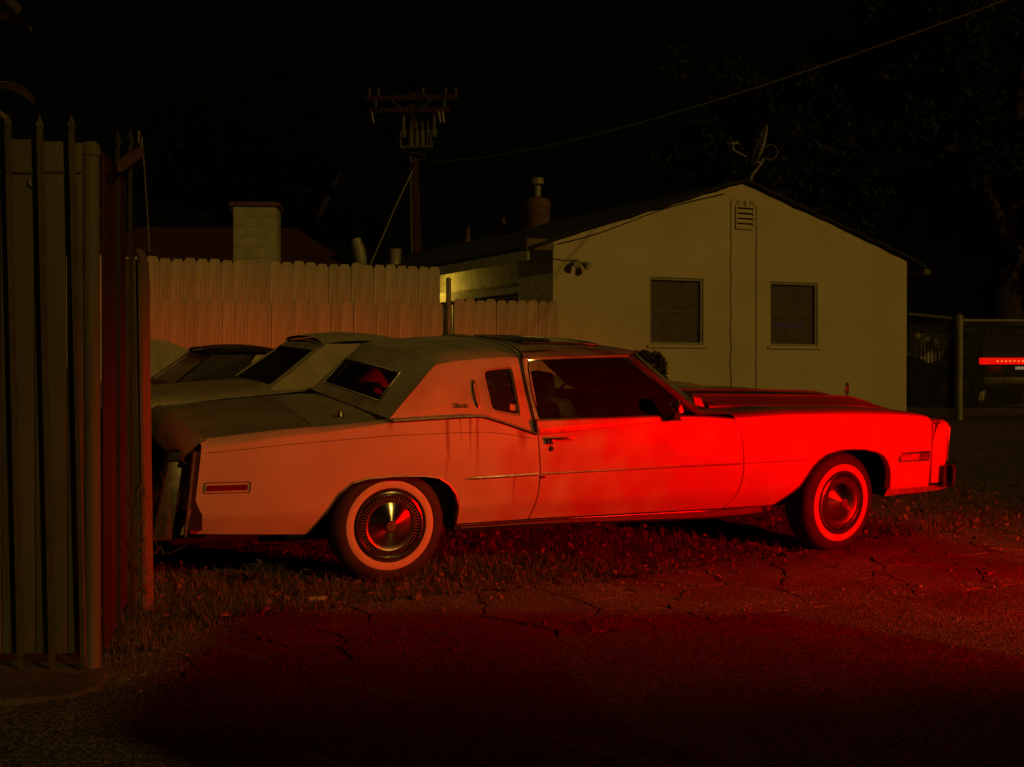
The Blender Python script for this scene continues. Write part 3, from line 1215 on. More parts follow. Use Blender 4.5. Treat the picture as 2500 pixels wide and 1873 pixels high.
for ring in (rows[0], rows[-1], [r[0] for r in rows], [r[-1] for r in rows]):
    mb.grid([ring, [(a, b, c - 0.035) for (a, b, c) in ring]])
mb.build('hood', 'dim_dusty_paint', car, smooth=24)
mb = MB()
rows = []
for k in range(21):
    n = lerp(0.02, 1.84, k / 20)
    d = (n - NC) / 0.91
    s0 = 2.42 - 0.40 * d * d
    rows.append([(s0, n, 0.968 + 0.008 * (1 - d * d)), (s0 + 0.05, n, 0.950), (max(s0 + 0.06, 2.37 - 0.05 * d * d), n, 0.945), (2.46 - 0.05 * d * d, n, 0.938)])
mb.grid(rows)
mb.build('cowl', 'black_trim', car, smooth=30)
for sgn in (0, 1):
    mb = MB()
    mb.grid([[(2.03, 0.0, 0.957), (2.2, -0.005, 0.957), (2.32, -0.005, 0.957)], [(2.07, 0.10, 0.967), (2.2, 0.12, 0.968), (2.36, 0.16, 0.968)],
             [(2.22, 0.28, 0.962), (2.30, 0.30, 0.966), (2.38, 0.34, 0.964)]])
    mb = mirror(mb) if sgn else mb
    mb.build('cowl_corner', 'paint', car, smooth=50)
for k in (0.35, 0.95):
    mb = MB()
    mb.tube([(2.43, k + 0.05, 0.975), (2.36, k + 0.12, 0.985), (2.30, k + 0.6, 0.992)], 0.008, 6)
    mb.build('wiper', 'black_trim', car)
# front end caps, headlamps, grille, bumper
for sgn in (0, 1):
    mb = MB()
    P = [(3.955, -0.018, 0.45), (4.085, 0.0, 0.45), (4.10, 0.06, 0.45), (4.10, 0.50, 0.45), (3.955, 0.50, 0.45)]
    Q = [(3.945, -0.02, 0.865), (4.10, 0.0, 0.865), (4.115, 0.06, 0.862), (4.115, 0.50, 0.86), (3.945, 0.50, 0.87)]
    T_ = [(3.95, 0.0, 0.888), (4.07, 0.02, 0.892), (4.09, 0.07, 0.892), (4.09, 0.50, 0.885), (3.95, 0.50, 0.89)]
    n = 5
    mb.add(P + Q + T_, [tuple(range(4, -1, -1)), tuple(range(10, 15))] + [(a * n + i, a * n + (i + 1) % n, (a + 1) * n + (i + 1) % n, (a + 1) * n + i) for a in (0, 1) for i in range(n)])
    mb = mirror(mb) if sgn else mb
    cap = mb.build('end_cap', 'paint', car, bevel=0.006)
    mb = MB()
    mb.box(4.105, 4.128, 0.0, 0.52, 0.60, 0.85)
    mb = mirror(mb) if sgn else mb
    bz = mb.build('lamp_frame', 'chrome', cap, bevel=0.006)
    for q in (0.03, 0.275):
        mb = MB()
        mb.box(4.126, 4.136, q, q + 0.215, 0.63, 0.82)
        mb = mirror(mb) if sgn else mb
        mb.build('headlamp', 'clear_lens', car, bevel=0.004)
    # crumpled filler at the top of the cap
    mb = MB()
    mb.grid([[(3.936, -0.005, 0.885), (3.98, -0.022, 0.875), (4.03, -0.01, 0.895)], [(3.94, 0.01, 0.80), (3.958, -0.024, 0.80), (3.99, -0.015, 0.86)], [(3.945, 0.01, 0.74), (3.95, -0.02, 0.74), (3.952, 0.0, 0.76)]])
    mb = mirror(mb) if sgn else mb
    mb.build('torn_filler', 'black_trim', car)
mb = MB()
mb.box(4.02, 4.10, 0.50, 1.36, 0.55, 0.862)
mb.build('grille_backing', 'black_trim', car)
for k in range(7):
    mb = MB()
    mb.box(4.10, 4.115, 0.52, 1.34, 0.59 + k * 0.037, 0.602 + k * 0.037)
    mb.build('grille_bar', 'chrome', car)
mb = MB()
sec = [(4.09, 0.43), (4.15, 0.42), (4.175, 0.44), (4.172, 0.56), (4.155, 0.578), (4.09, 0.575)]
rows = []
for n, o in ((-0.045, -0.05), (-0.03, -0.01), (0.03, 0.0), (0.5, 0.02), (1.36, 0.02), (1.83, 0.0), (1.89, -0.01), (1.905, -0.05)):
    rows.append([(a + o, n, b) for a, b in sec] + [(sec[0][0] + o, n, sec[0][1])])
mb.grid(rows)
mb.build('front_bumper', 'dull_chrome', car, smooth=35)
for sgn in (0, 1):
    mb = MB()
    mb.grid([[(3.585, 0.02, 0.426), (3.585, -0.012, 0.420), (3.56, -0.01, 0.372), (3.56, 0.1, 0.368)], [(4.05, 0.03, 0.437), (4.05, 0.008, 0.430), (4.05, 0.01, 0.392), (4.05, 0.1, 0.388)],
             [(4.10, 0.03, 0.47), (4.16, -0.01, 0.44), (4.155, 0.0, 0.418), (4.10, 0.1, 0.40)]])
    mb = mirror(mb) if sgn else mb
    mb.build('lower_valance', 'dull_chrome', car, smooth=40)
# hood ornament: upright wreath on a stalk
mb = MB()
mb.cyl((3.93, NC, 0.955), (3.93, NC, 0.985), 0.008, 0.005, 8)
pts = []
for i in range(21):
    t = R(-160 + 320 * i / 20)
    pts.append((3.93 + 0.0, NC + 0.030 * math.sin(t) * 1.0, 1.028 - 0.042 * math.cos(t) * -1.0))
orn = mb.build('hood_ornament', 'chrome', car)
mb = MB()
pts = [(3.93 + 0.024 * math.sin(R(200 + 320 * i / 20)), NC + 0.014 * math.sin(R(200 + 320 * i / 20)), 1.027 + 0.042 * math.cos(R(200 + 320 * i / 20))) for i in range(21)]
mb.tube(pts, 0.0065, 6)
mb.build('wreath', 'chrome', orn, smooth=60)
mb = MB()
mb.prism([(3.918, NC, 1.045), (3.942, NC, 1.045), (3.942, NC, 1.015), (3.93, NC, 0.995), (3.918, NC, 1.015)], (0, 0.006, 0))
mb.build('crest', 'chrome', orn)

# ---------------------------------------------------------------- greenhouse
crown = tab([(0.10, 1.305), (0.165, 1.320), (0.39, 1.354), (0.58, 1.370), (0.75, 1.379), (1.0, 1.381), (1.4, 1.380), (1.69, 1.366), (1.80, 1.352), (1.9, 1.331), (2.04, 1.285)])
rail = tab([(-0.02, 0.955), (0.293, 1.267), (0.42, 1.288), (0.6, 1.303), (0.85, 1.318), (1.2, 1.325), (1.45, 1.325), (1.596, 1.322), (1.75, 1.30)])


def gn(z):
    return 0.03 + 0.35 * (z - 1.03)


def roofz(s, n):
    d = min(1, abs(n - NC) / (NC - gn(rail(s))))
    return crown(s) - (crown(s) - rail(s)) * (0.25 * d * d + 0.75 * d ** 5)


def roof_grid(s0f, s1f, k, nst, dz=0.0, inset=0.0, n_lim=None):
    rows = []
    for i in range(nst + 1):
        r = []
        for j in range(k + 1):
            t = -1 + 2 * j / k
            sa = lerp(s0f(t), s1f(t), i / nst)
            a = NC - gn(rail(sa)) - inset
            if n_lim:
                a = n_lim
            n = NC + t * a
            r.append((sa, n, roofz(sa, n) + dz))
        rows.append(r)
    return rows


# padded vinyl rear half
rows = roof_grid(lambda t: 0.295 - 0.10 * (1 - t * t), lambda t: 0.845 + 0.01 * (1 - t * t), 26, 14)
mb = MB()
mb.grid(rows, True)
roof_v = mb.build('vinyl_roof', 'vinyl', car, smooth=40)
# painted front half
rows = roof_grid(lambda t: 0.865 + 0.01 * (1 - t * t), lambda t: 1.60 + 0.33 * (1 - t * t), 26, 18, -0.006)
mb = MB()
mb.grid(rows, True)
ring = rows[-1]
mb.grid([ring, [(a - 0.03, b, c - 0.03) for (a, b, c) in ring]])
roof_p = mb.build('front_roof', 'paint', car, smooth=40)
# dark glass sunroof
rows = roof_grid(lambda t: 1.02, lambda t: 1.56 + 0.05 * (1 - t * t), 10, 8, 0.004, 0, 0.43)
mb = MB()
mb.grid(rows, True)
for ring in (rows[0], rows[-1], [r[0] for r in rows], [r[-1] for r in rows]):
    mb.grid([ring, [(a, b, c - 0.014) for (a, b, c) in ring]])
sunr = mb.build('sunroof', 'dark_glass_panel', car, smooth=30)
mb = MB()
mb.tube([(a, b, c + 0.002) for (a, b, c) in [r[0] for r in rows]] + [(a, b, c + 0.002) for (a, b, c) in rows[-1]] + [(a, b, c + 0.002) for (a, b, c) in reversed([r[-1] for r in rows])], 0.006, 6)
mb.build('sunroof_trim', 'dull_chrome', sunr, smooth=60)
# rust patch beside the sunroof
mb = MB()
pp = [(0.90, 0.20), (1.0, 0.215), (1.12, 0.245), (1.04, 0.27), (0.95, 0.25), (0.90, 0.24)]
mb.add([(a, b, roofz(a, b) - 0.0035) for a, b in pp], [tuple(range(len(pp)))])
mb.build('rust_patch', 'rust_metal', roof_p)
# bright band between the halves
pth = [(0.905, gn(0.92) - 0.006, 0.905), (0.893, gn(1.0) - 0.006, 1.0), (0.875, gn(1.105) - 0.006, 1.105), (0.858, gn(1.25) - 0.006, 1.25), (0.853, gn(1.30) - 0.004, 1.305)]
for j in range(25):
    t = -1 + 2 * j / 24
    sa = 0.855 + 0.012 * (1 - t * t)
    n = NC + t * (NC - gn(rail(sa)))
    pth.append((sa, n, roofz(sa, n) + 0.004))
pth += [(a, 2 * NC - b, c) for (a, b, c) in reversed(pth[:5])]
mb = MB()
mb.tube(pth, 0.012, 8)
mb.build('roof_band', 'dull_chrome', car, smooth=60)


def side_sheet(outline, hole, depth, flip=False):
    """sheet on the leaning cabin side, with an optional window opening; outline/hole are (s, z) lists of equal length"""
    mb = MB()
    O = [(s, gn(z), z) for s, z in outline]
    if hole:
        H = [(s, gn(z) - 0.0, z) for s, z in hole]
        mb.grid([O + [O[0]], H + [H[0]]])
        mb.grid([H + [H[0]], [(a, b + depth, c) for (a, b, c) in H] + [(H[0][0], H[0][1] + depth, H[0][2])]])
    else:
        mb.add(O, [tuple(range(len(O)))])
    mb.grid([O + [O[0]], [(a, b + depth, c) for (a, b, c) in O] + [(O[0][0], O[0][1] + depth, O[0][2])]])
    return mb


# sail panel with the opera window: rays from the window centre to both outlines
win = [(0.599, 1.227), (0.771, 1.245), (0.796, 0.975), (0.631, 1.004)]


def roundpoly(P, r, k=4):
    out = []
    n = len(P)
    for i in range(n):
        p, a, b = Vector(P[i]), Vector(P[i - 1]), Vector(P[(i + 1) % n])
        d1, d2 = (a - p).normalized(), (b - p).normalized()
        q0, q1 = p + d1 * r, p + d2 * r
        for j in range(k + 1):
            t = j / k
            out.append(tuple(q0 * (1 - t) ** 2 + p * 2 * t * (1 - t) + q1 * t * t))
    return out


def grow(P, g):
    cx = sum(p[0] for p in P) / len(P)
    cy = sum(p[1] for p in P) / len(P)
    return [(cx + (x - cx) * (1 + g / abs(0.11)), cy + (y - cy) * (1 + g / 0.13)) for x, y in P]


def ray_poly(c, ang, P):
    best = None
    dx, dy = math.cos(ang), math.sin(ang)
    for i in range(len(P)):
        (x0, y0), (x1, y1) = P[i], P[(i + 1) % len(P)]
        ex, ey = x1 - x0, y1 - y0
        den = dx * ey - dy * ex
        if abs(den) < 1e-9:
            continue
        t = ((x0 - c[0]) * ey - (y0 - c[1]) * ex) / den
        u = ((x0 - c[0]) * dy - (y0 - c[1]) * dx) / den
        if t > 0 and -1e-6 <= u <= 1 + 1e-6:
            if best is None or t > best:
                best = t
    return (c[0] + dx * best, c[1] + dy * best)


sail = [(-0.02, 0.955), (0.15, 0.965), (0.3, 0.97), (0.45, 0.973), (0.55, 0.968), (0.70, 0.925), (0.80, 0.893), (0.892, 0.868), (0.880, 1.0), (0.862, 1.105), (0.846, 1.25), (0.842, 1.312),
        (0.70, 1.311), (0.55, 1.300), (0.42, 1.288), (0.293, 1.267), (0.137, 1.111)]
wc = (0.70, 1.11)
hol = roundpoly(win, 0.025)
angs = sorted(set([round(math.atan2(p[1] - wc[1], p[0] - wc[0]), 5) for p in sail + hol]))
O = [ray_poly(wc, a, sail) for a in angs]
H1 = [ray_poly(wc, a, roundpoly(grow(win, 0.028), 0.04)) for a in angs]
H0 = [ray_poly(wc, a, hol) for a in angs]
mb = MB()


def lift(P, d):
    return [(s, gn(z) + d, z) for s, z in P] + [(P[0][0], gn(P[0][1]) + d, P[0][1])]


mids = [(lerp(o[0], h[0], 0.5), lerp(o[1], h[1], 0.5)) for o, h in zip(O, H1)]
mb.grid([lift(O, 0.03), lift(O, 0.004), lift(mids, -0.006), lift(H1, -0.006), lift([(lerp(a[0], b[0], .5), lerp(a[1], b[1], .5)) for a, b in zip(H1, H0)], -0.012), lift(H0, 0.004), lift(H0, 0.04)])
sailp = both(mb, 'sail_panel', 'vinyl', smooth=32)
mb = MB()
mb.add(lift(H0, 0.012)[:-1], [tuple(range(len(H0)))])
both(mb, 'opera_window', 'rear_glass')
mb = MB()
mb.prism([(0.745, gn(1.0) + 0.008, 1.0), (0.785, gn(1.0) + 0.008, 0.992), (0.79, gn(1.0) + 0.018, 1.03), (0.748, gn(1.0) + 0.018, 1.035)], (0, 0.001, 0))
mb.build('window_sticker', 'paper', car)
# opera lamp
for sgn in (0, 1):
    mb = MB()
    ctr = Vector((0.5295, gn(1.098) - 0.006, 1.098))
    rr = []
    for rad, off in ((1.0, 0.0), (1.0, -0.010), (0.82, -0.014)):
        rr.append([(ctr.x + rad * 0.017 * math.cos(t) - 0.12 * rad * 0.082 * math.sin(t) * 0.9, ctr.y + off + 0.35 * rad * 0.082 * math.sin(t), ctr.z + rad * 0.082 * math.sin(t)) for t in [2 * math.pi * i / 24 for i in range(25)]])
    mb.grid(rr)
    mb = mirror(mb) if sgn else mb
    ol = mb.build('opera_lamp', 'dull_chrome', car, smooth=40)
    mb = MB()
    mb.grid([[(ctr.x + q * 0.0125 * math.cos(t) - 0.12 * q * 0.06 * math.sin(t), ctr.y - 0.013 - 0.005 * (1 - q) + 0.35 * q * 0.064 * math.sin(t), ctr.z + q * 0.064 * math.sin(t)) for t in [2 * math.pi * i / 20 for i in range(21)]] for q in (1.05, 0.6, 0.05)])
    mb = mirror(mb) if sgn else mb
    mb.build('lens', 'cream_paint', ol, smooth=60)


def text_mesh(body, size, depth, shear):
    cu = bpy.data.curves.new('lettering', 'FONT')
    cu.body = body
    cu.size = size
    cu.shear = shear
    cu.extrude = depth
    cu.space_character = 0.86
    cu.align_x = 'CENTER'
    cu.align_y = 'CENTER'
    o = bpy.data.objects.new('lettering', cu)
    COL.objects.link(o)
    dg = bpy.context.evaluated_depsgraph_get()
    me = bpy.data.meshes.new_from_object(o.evaluated_get(dg))
    bpy.data.objects.remove(o)
    return me


me = text_mesh('Biarritz', 0.036, 0.0012, 0.42)
sb = link('script_badge', me, 'black_trim', car)
sb.location = (0.4255, gn(1.031) - 0.0085, 1.031)
sb.rotation_euler = (R(90) - math.atan(0.35), 0, 0)
mb = MB()
mb.tube([(-0.056, -0.008, 0), (-0.05, -0.013, 0), (-0.03, -0.0135, 0), (0.03, -0.013, 0), (0.056, -0.012, 0)], 0.0012, 5)
mb.tube([(-0.055, 0.004, 0), (-0.05, 0.014, 0), (-0.038, 0.017, 0), (-0.03, 0.012, 0)], 0.0012, 5)
mb.build('flourish', 'black_trim', sb)

# rear slope with the back window
rw = 1.0


def slope_pt(t, v):
    """t -1..1 across, v 0 (deck) .. 1 (roof)"""
    s = lerp(-0.018 - 0.05 * (1 - t * t), 0.295 - 0.10 * (1 - t * t), v)
    zb = 0.958 + 0.018 * (1 - t * t)
    zt = roofz(0.295 - 0.10 * (1 - t * t), NC + t * (NC - gn(1.267)))
    z = lerp(zb, zt, v) + 0.010 * math.sin(math.pi * v)
    a = lerp(NC - gn(0.955), NC - gn(rail(0.293)), v)
    return (s, NC + t * a, z)


TS = [-1, -0.985, -0.9, -0.74, -0.70, -0.5, -0.25, 0, 0.25, 0.5, 0.70, 0.74, 0.9, 0.985, 1]
VS = [0, 0.05, 0.12, 0.175, 0.33, 0.5, 0.655, 0.71, 0.85, 1.0]
mb = MB()
for i in range(len(VS) - 1):
    for j in range(len(TS) - 1):
        if -0.735 < (TS[j] + TS[j + 1]) / 2 < 0.735 and 0.14 < (VS[i] + VS[i + 1]) / 2 < 0.77 and not (VS[i] >= 0.655) and not (VS[i + 1] <= 0.175) and abs((TS[j] + TS[j + 1]) / 2) < 0.70:
            continue
        mb.add([slope_pt(TS[j], VS[i]), slope_pt(TS[j + 1], VS[i]), slope_pt(TS[j + 1], VS[i + 1]), slope_pt(TS[j], VS[i + 1])], [(0, 1, 2, 3)])
# reveal around the opening
ring = [slope_pt(t, 0.175) for t in TS if abs(t) <= 0.70] + [slope_pt(0.70, v) for v in VS if 0.175 < v < 0.655] + [slope_pt(t, 0.655) for t in reversed(TS) if abs(t) <= 0.70] + [slope_pt(-0.70, v) for v in reversed(VS) if 0.175 < v < 0.655]
ring.append(ring[0])
mb.grid([ring, [(a + 0.02, b, c - 0.02) for (a, b, c) in ring]])
mb.build('roof_back', 'vinyl', car, smooth=32)
mb = MB()
mb.tube([(a - 0.001, b, c + 0.001) for (a, b, c) in ring], 0.007, 6, False)
mb.build('window_bead', 'dull_chrome', car, smooth=60)
rows = [[(p[0] + 0.010, p[1], p[2] - 0.010) for p in (slope_pt(t, v) for t in [-0.71, -0.5, -0.25, 0, 0.25, 0.5, 0.71])] for v in (0.165, 0.33, 0.5, 0.665)]
mb = MB()
mb.grid(rows)
mb.build('rear_window', 'rear_glass', car, smooth=50)

# door glass, pillars, windscreen
dg_ = [(0.925, 0.945), (1.2, 0.950), (1.828, 0.954), (2.005, 0.978), (1.9, 1.058), (1.72, 1.19), (1.545, 1.312), (1.2, 1.302), (0.905, 1.287)]
mb = MB()
mb.add([(s, gn(z) + 0.012, z) for s, z in dg_], [tuple(range(len(dg_)))])
mb.build('door_window', 'car_glass', door)
mirror(mb).build('door_window', 'car_glass', door_far)
pl = [(0.93, 0.95), (0.900, 1.105), (0.893, 1.25), (0.898, 1.295), (1.0, 1.300), (1.2, 1.306), (1.5, 1.317), (1.56, 1.312), (1.72, 1.197), (1.9, 1.063), (2.02, 0.972)]
mb = MB()
mb.tube([(s, gn(z) + 0.004, z) for s, z in pl], 0.0085, 6)
both(mb, 'window_trim', 'chrome', smooth=60)
mb = MB()
mb.hexa([(0.868, gn(0.9), 0.88), (0.935, gn(0.9), 0.90), (0.935, gn(0.9) + 0.05, 0.90), (0.868, gn(0.9) + 0.05, 0.88),
         (0.855, gn(1.30), 1.305), (0.895, gn(1.30), 1.305), (0.895, gn(1.30) + 0.05, 1.305), (0.855, gn(1.30) + 0.05, 1.305)])
both(mb, 'door_pillar', 'paint', smooth=None)
mb = MB()
top = [(0.9, 1.296), (1.2, 1.306), (1.5, 1.314), (1.60, 1.318)]
mb.grid([[(s, gn(z) + 0.035, z - 0.01) for s, z in top], [(s, gn(z) - 0.002, z) for s, z in top], [(s, gn(z) - 0.006, z + 0.008) for s, z in top], [(s, gn(z) + 0.006, z + 0.016) for s, z in top]])
both(mb, 'roof_rail', 'paint', smooth=40)
mb = MB()
A0, A1 = (1.600, 1.322), (2.050, 0.968)
mb.hexa([(A1[0] - 0.03, gn(A1[1]) - 0.004, A1[1]), (A1[0] + 0.035, gn(A1[1]) + 0.004, A1[1]), (A1[0] + 0.055, gn(A1[1]) + 0.06, A1[1]), (A1[0] - 0.02, gn(A1[1]) + 0.05, A1[1]),
         (A0[0] - 0.03, gn(A0[1]) - 0.004, A0[1]), (A0[0] + 0.03, gn(A0[1]) + 0.004, A0[1]), (A0[0] + 0.05, gn(A0[1]) + 0.06, A0[1] + .01), (A0[0] - 0.02, gn(A0[1]) + 0.05, A0[1])])
both(mb, 'windscreen_pillar', 'dull_chrome', smooth=None)
rows = []
for i in range(7):
    v = i / 6
    r = []
    for j in range(17):
        t = -1 + 2 * j / 16
        s = lerp(2.42 - 0.36 * t * t, 1.93 - 0.31 * t * t, v)
        a = lerp(NC - 0.03, NC - 0.14, v)
        n = NC + t * a
        zt = roofz(min(1.93 - 0.31 * t * t, 1.92), n) - 0.012
        z = lerp(0.965 + 0.01 * (1 - t * t), zt, v)
        r.append((s, n, z))
    rows.append(r)
mb = MB()
mb.grid(rows)
mb.build('windscreen', 'car_glass', car, smooth=50)
mb = MB()
mb.prism([(2.12, 0.16, 1.0), (2.20, 0.17, 0.985), (2.17, 0.175, 1.045), (2.105, 0.165, 1.055)], (0.001, 0.003, 0))
mb.build('inspection_sticker', 'paper', car)

# wing mirror
mb = MB()
mb.add([(1.79, -0.165, 0.985), (1.845, -0.165, 0.985), (1.845, -0.06, 0.985), (1.79, -0.06, 0.985),
        (1.800, -0.155, 1.062), (1.835, -0.155, 1.062), (1.835, -0.075, 1.062), (1.800, -0.075, 1.062)],
       [(3, 2, 1, 0), (4, 5, 6, 7), (0, 1, 5, 4), (1, 2, 6, 5), (2, 3, 7, 6), (3, 0, 4, 7)])
for sgn in (0, 1):
    m_ = mirror(mb) if sgn else mb
    mm = m_.build('wing_mirror', 'chrome', car, bevel=0.008)
    m2 = MB()
    m2.hexa([(1.80, -0.11, 0.935), (1.855, -0.11, 0.935), (1.87, -0.03, 0.945), (1.81, -0.03, 0.945), (1.805, -0.13, 0.99), (1.835, -0.13, 0.99), (1.835, -0.09, 0.99), (1.805, -0.09, 0.99)])
    m2.box(1.785, 1.885, -0.10, -0.01, 0.928, 0.938)
    m2 = mirror(m2) if sgn else m2
    m2.build('mirror_foot', 'chrome', mm)
# handle, lock, edge guard
for sgn, par in ((0, door), (1, door_far)):
    mb = MB()
    b = nside(1.05, 0.82)
    mb.box(0.955, 1.13, b - 0.030, b - 0.016, 0.826, 0.842)
    mb = mirror(mb) if sgn else mb
    hd = mb.build('handle', 'chrome', par, bevel=0.005)
    mb = MB()
    mb.box(0.96, 0.995, b - 0.028, b + 0.004, 0.800, 0.832)
    mb = mirror(mb) if sgn else mb
    mb.build('handle_button', 'chrome', hd, bevel=0.005)
    mb = MB()
    mb.lathe([(0.0, -0.012), (0.012, -0.012), (0.018, -0.006), (0.019, 0.002)], (0.989, b, 0.770), 'Y', 18)
    mb = mirror(mb) if sgn else mb
    lk = mb.build('lock', 'chrome', par, smooth=30)
    mb = MB()
    mb.box(0.987, 0.991, b - 0.014, b - 0.011, 0.763, 0.777)
    mb = mirror(mb) if sgn else mb
    mb.build('keyway', 'black_trim', lk)
    mb = MB()
    b2 = nside(0.93, 0.605)
    mb.box(0.922, 0.955, b2 - 0.012, b2 + 0.004, 0.592, 0.608)
    mb = mirror(mb) if sgn else mb
    mb.build('edge_guard', 'red_lens', par, bevel=0.004)
# side markers
for sgn in (0, 1):
    mb = MB()
    fr = roundpoly([(-1.075, 0.568), (-0.829, 0.568), (-0.826, 0.629), (-1.072, 0.625)], 0.012)
    b = nside(-0.95, 0.6)
    mb.tube([(s, nside(s, z) - 0.003, z) for s, z in fr] + [(fr[0][0], nside(*fr[0]) - 0.003, fr[0][1])], 0.0022, 5, False)
    mb = mirror(mb) if sgn else mb
    rm = mb.build('rear_marker', 'black_trim', car)
    mb = MB()
    mb.add([(-1.062, nside(-1.06, .6) - 0.006, 0.581), (-0.842, nside(-.84, .6) - 0.006, 0.584), (-0.840, nside(-.84, .6) - 0.006, 0.614), (-1.060, nside(-1.06, .6) - 0.006, 0.610),
            (-1.062, nside(-1.06, .6) + 0.01, 0.581), (-0.842, nside(-.84, .6) + 0.01, 0.584), (-0.840, nside(-.84, .6) + 0.01, 0.614), (-1.060, nside(-1.06, .6) + 0.01, 0.610)],
           [(0, 1, 2, 3), (0, 4, 5, 1), (1, 5, 6, 2), (2, 6, 7, 3), (3, 7, 4, 0)])
    mb = mirror(mb) if sgn else mb
    mb.build('lens', 'red_lens', rm)
    mb = MB()
    b0, b1 = nside(3.63, 0.64), nside(3.93, 0.64)
    mb.hexa([(3.628, b0 - 0.007, 0.612), (3.92, b1 - 0.007, 0.612), (3.92, b1 + 0.01, 0.612), (3.628, b0 + 0.01, 0.612),
             (3.632, b0 - 0.007, 0.678), (3.922, b1 - 0.007, 0.682), (3.922, b1 + 0.01, 0.682), (3.632, b0 + 0.01, 0.678)])
    mb = mirror(mb) if sgn else mb
    fm = mb.build('front_marker', 'chrome', car, bevel=0.004)
    for a, b_, mt in ((3.645, 3.815, 'amber_lens'), (3.822, 3.905, 'red_lens')):
        mb = MB()
        x0, x1 = nside(a, 0.64), nside(b_, 0.64)
        mb.hexa([(a, x0 - 0.011, 0.623), (b_, x1 - 0.011, 0.623), (b_, x1, 0.623), (a, x0, 0.623), (a, x0 - 0.011, 0.668), (b_, x1 - 0.011, 0.670), (b_, x1, 0.670), (a, x0, 0.668)])
        mb = mirror(mb) if sgn else mb
        mb.build('lens', mt, fm)

# ---------------------------------------------------------------- wheels
WY0 = 0.0


def wheel_meshes():
    out = {}
    mb = MB()
    mb.lathe([(0.205, 0.012), (0.218, 0.004), (0.222, 0.002), (0.264, 0.0015), (0.270, 0.000), (0.300, 0.003), (0.322, 0.012), (0.336, 0.026), (0.3435, 0.045), (0.345, 0.06), (0.345, 0.165), (0.336, 0.19),
              (0.30, 0.212), (0.24, 0.212), (0.205, 0.20)], axis='Y', seg=64)
    for k in range(3):
        y = 0.075 + k * 0.035
    out['tyre'] = mb.mesh('tyre', 35)
    mb = MB()
    mb.lathe([(0.2205, 0.004), (0.2205, -0.0022), (0.223, -0.0032), (0.262, -0.0022), (0.2645, -0.001), (0.2645, 0.004)], axis='Y', seg=64)
    out['whitewall'] = mb.mesh('whitewall', 30)
    mb = MB()
    mb.lathe([(0.206, 0.03), (0.206, 0.006), (0.200, -0.006), (0.193, -0.008), (0.188, -0.002), (0.186, 0.006), (0.182, 0.008), (0.179, 0.002), (0.176, 0.004), (0.174, 0.02)], axis='Y', seg=64)
    out['trim_ring'] = mb.mesh('trim_ring', 40)
    mb = MB()
    mb.lathe([(0.180, 0.022), (0.13, 0.020)], axis='Y', seg=64)
    out['slot_ring'] = mb.mesh('slot_ring', 40)
    mb = MB()
    for k in range(60):
        t = 2 * math.pi * k / 60
        Mx = Matrix.Rotation(-t, 4, 'Y')
        mb.box(0.151, 0.176, -0.001, 0.022, -0.0026, 0.0026, Mx)
    out['fins'] = mb.mesh('fins')
    mb = MB()
    mb.lathe([(0.153, 0.02), (0.152, -0.002), (0.147, -0.007), (0.140, -0.004), (0.137, 0.002), (0.133, 0.004)], axis='Y', seg=64)
    out['inner_ring'] = mb.mesh('inner_ring', 40)
    mb = MB()
    mb.lathe([(0.134, 0.004), (0.120, -0.004), (0.09, -0.014), (0.06, -0.021), (0.034, -0.025)], axis='Y', seg=64)
    out['disc'] = mb.mesh('disc', 60)
    mb = MB()
    mb.lathe([(0.035, -0.022), (0.035, -0.033), (0.031, -0.036), (0.028, -0.033), (0.0, -0.033)], axis='Y', seg=32)
    out['hub'] = mb.mesh('hub', 30)
    # crest: shield inside a laurel ring
    mb = MB()
    mb.prism([(-0.010, -0.0335, 0.010), (0.010, -0.0335, 0.010), (0.010, -0.0335, -0.002), (0.0, -0.0335, -0.013), (-0.010, -0.0335, -0.002)], (0, -0.002, 0))
    mb.box(-0.011, 0.011, -0.0365, -0.034, 0.0005, 0.0015)
    mb.box(-0.0006, 0.0006, -0.0365, -0.034, -0.011, 0.010)
    mb.prism([(-0.011, -0.0335, 0.012), (-0.011, -0.0335, 0.017), (-0.0055, -0.0335, 0.013), (0.0, -0.0335, 0.018), (0.0055, -0.0335, 0.013), (0.011, -0.0335, 0.017), (0.011, -0.0335, 0.012)], (0, -0.002, 0))
    mb.tube([(0.021 * math.sin(R(a)), -0.034, -0.002 - 0.020 * math.cos(R(a))) for a in range(-120, 121, 20)], 0.0022, 5)
    out['crest'] = mb.mesh('crest')
    mb = MB()
    mb.lathe([(0.2, 0.03), (0.18, 0.10), (0.10, 0.11), (0.0, 0.11)], axis='Y', seg=32)
    out['rim'] = mb.mesh('rim', 40)
    return out


WM = wheel_meshes()


def put_wheel(parent, loc, rz=0.0, flip=False):
    t = link('wheel', WM['tyre'], 'rubber', parent)
    t.location = loc
    t.rotation_euler = (0, 0, rz + (math.pi if flip else 0))
    for nm, mt in (('whitewall', 'whitewall'), ('trim_ring', 'chrome'), ('slot_ring', 'black_trim'), ('fins', 'dull_chrome'), ('inner_ring', 'dull_chrome'), ('disc', 'brushed'), ('hub', 'dull_chrome'), ('crest', 'rust_metal'), ('rim', 'underbody')):
        link(nm, WM[nm], mt, t)
    return t


put_wheel(car, (0.0, 0.0, 0.335))
put_wheel(car, (0.0, 2 * NC, 0.335), 0, True)
put_wheel(car, (3.214, 0.01, 0.337), R(10.5))
put_wheel(car, (3.214, 2 * NC - 0.01, 0.337), R(10.5), True)

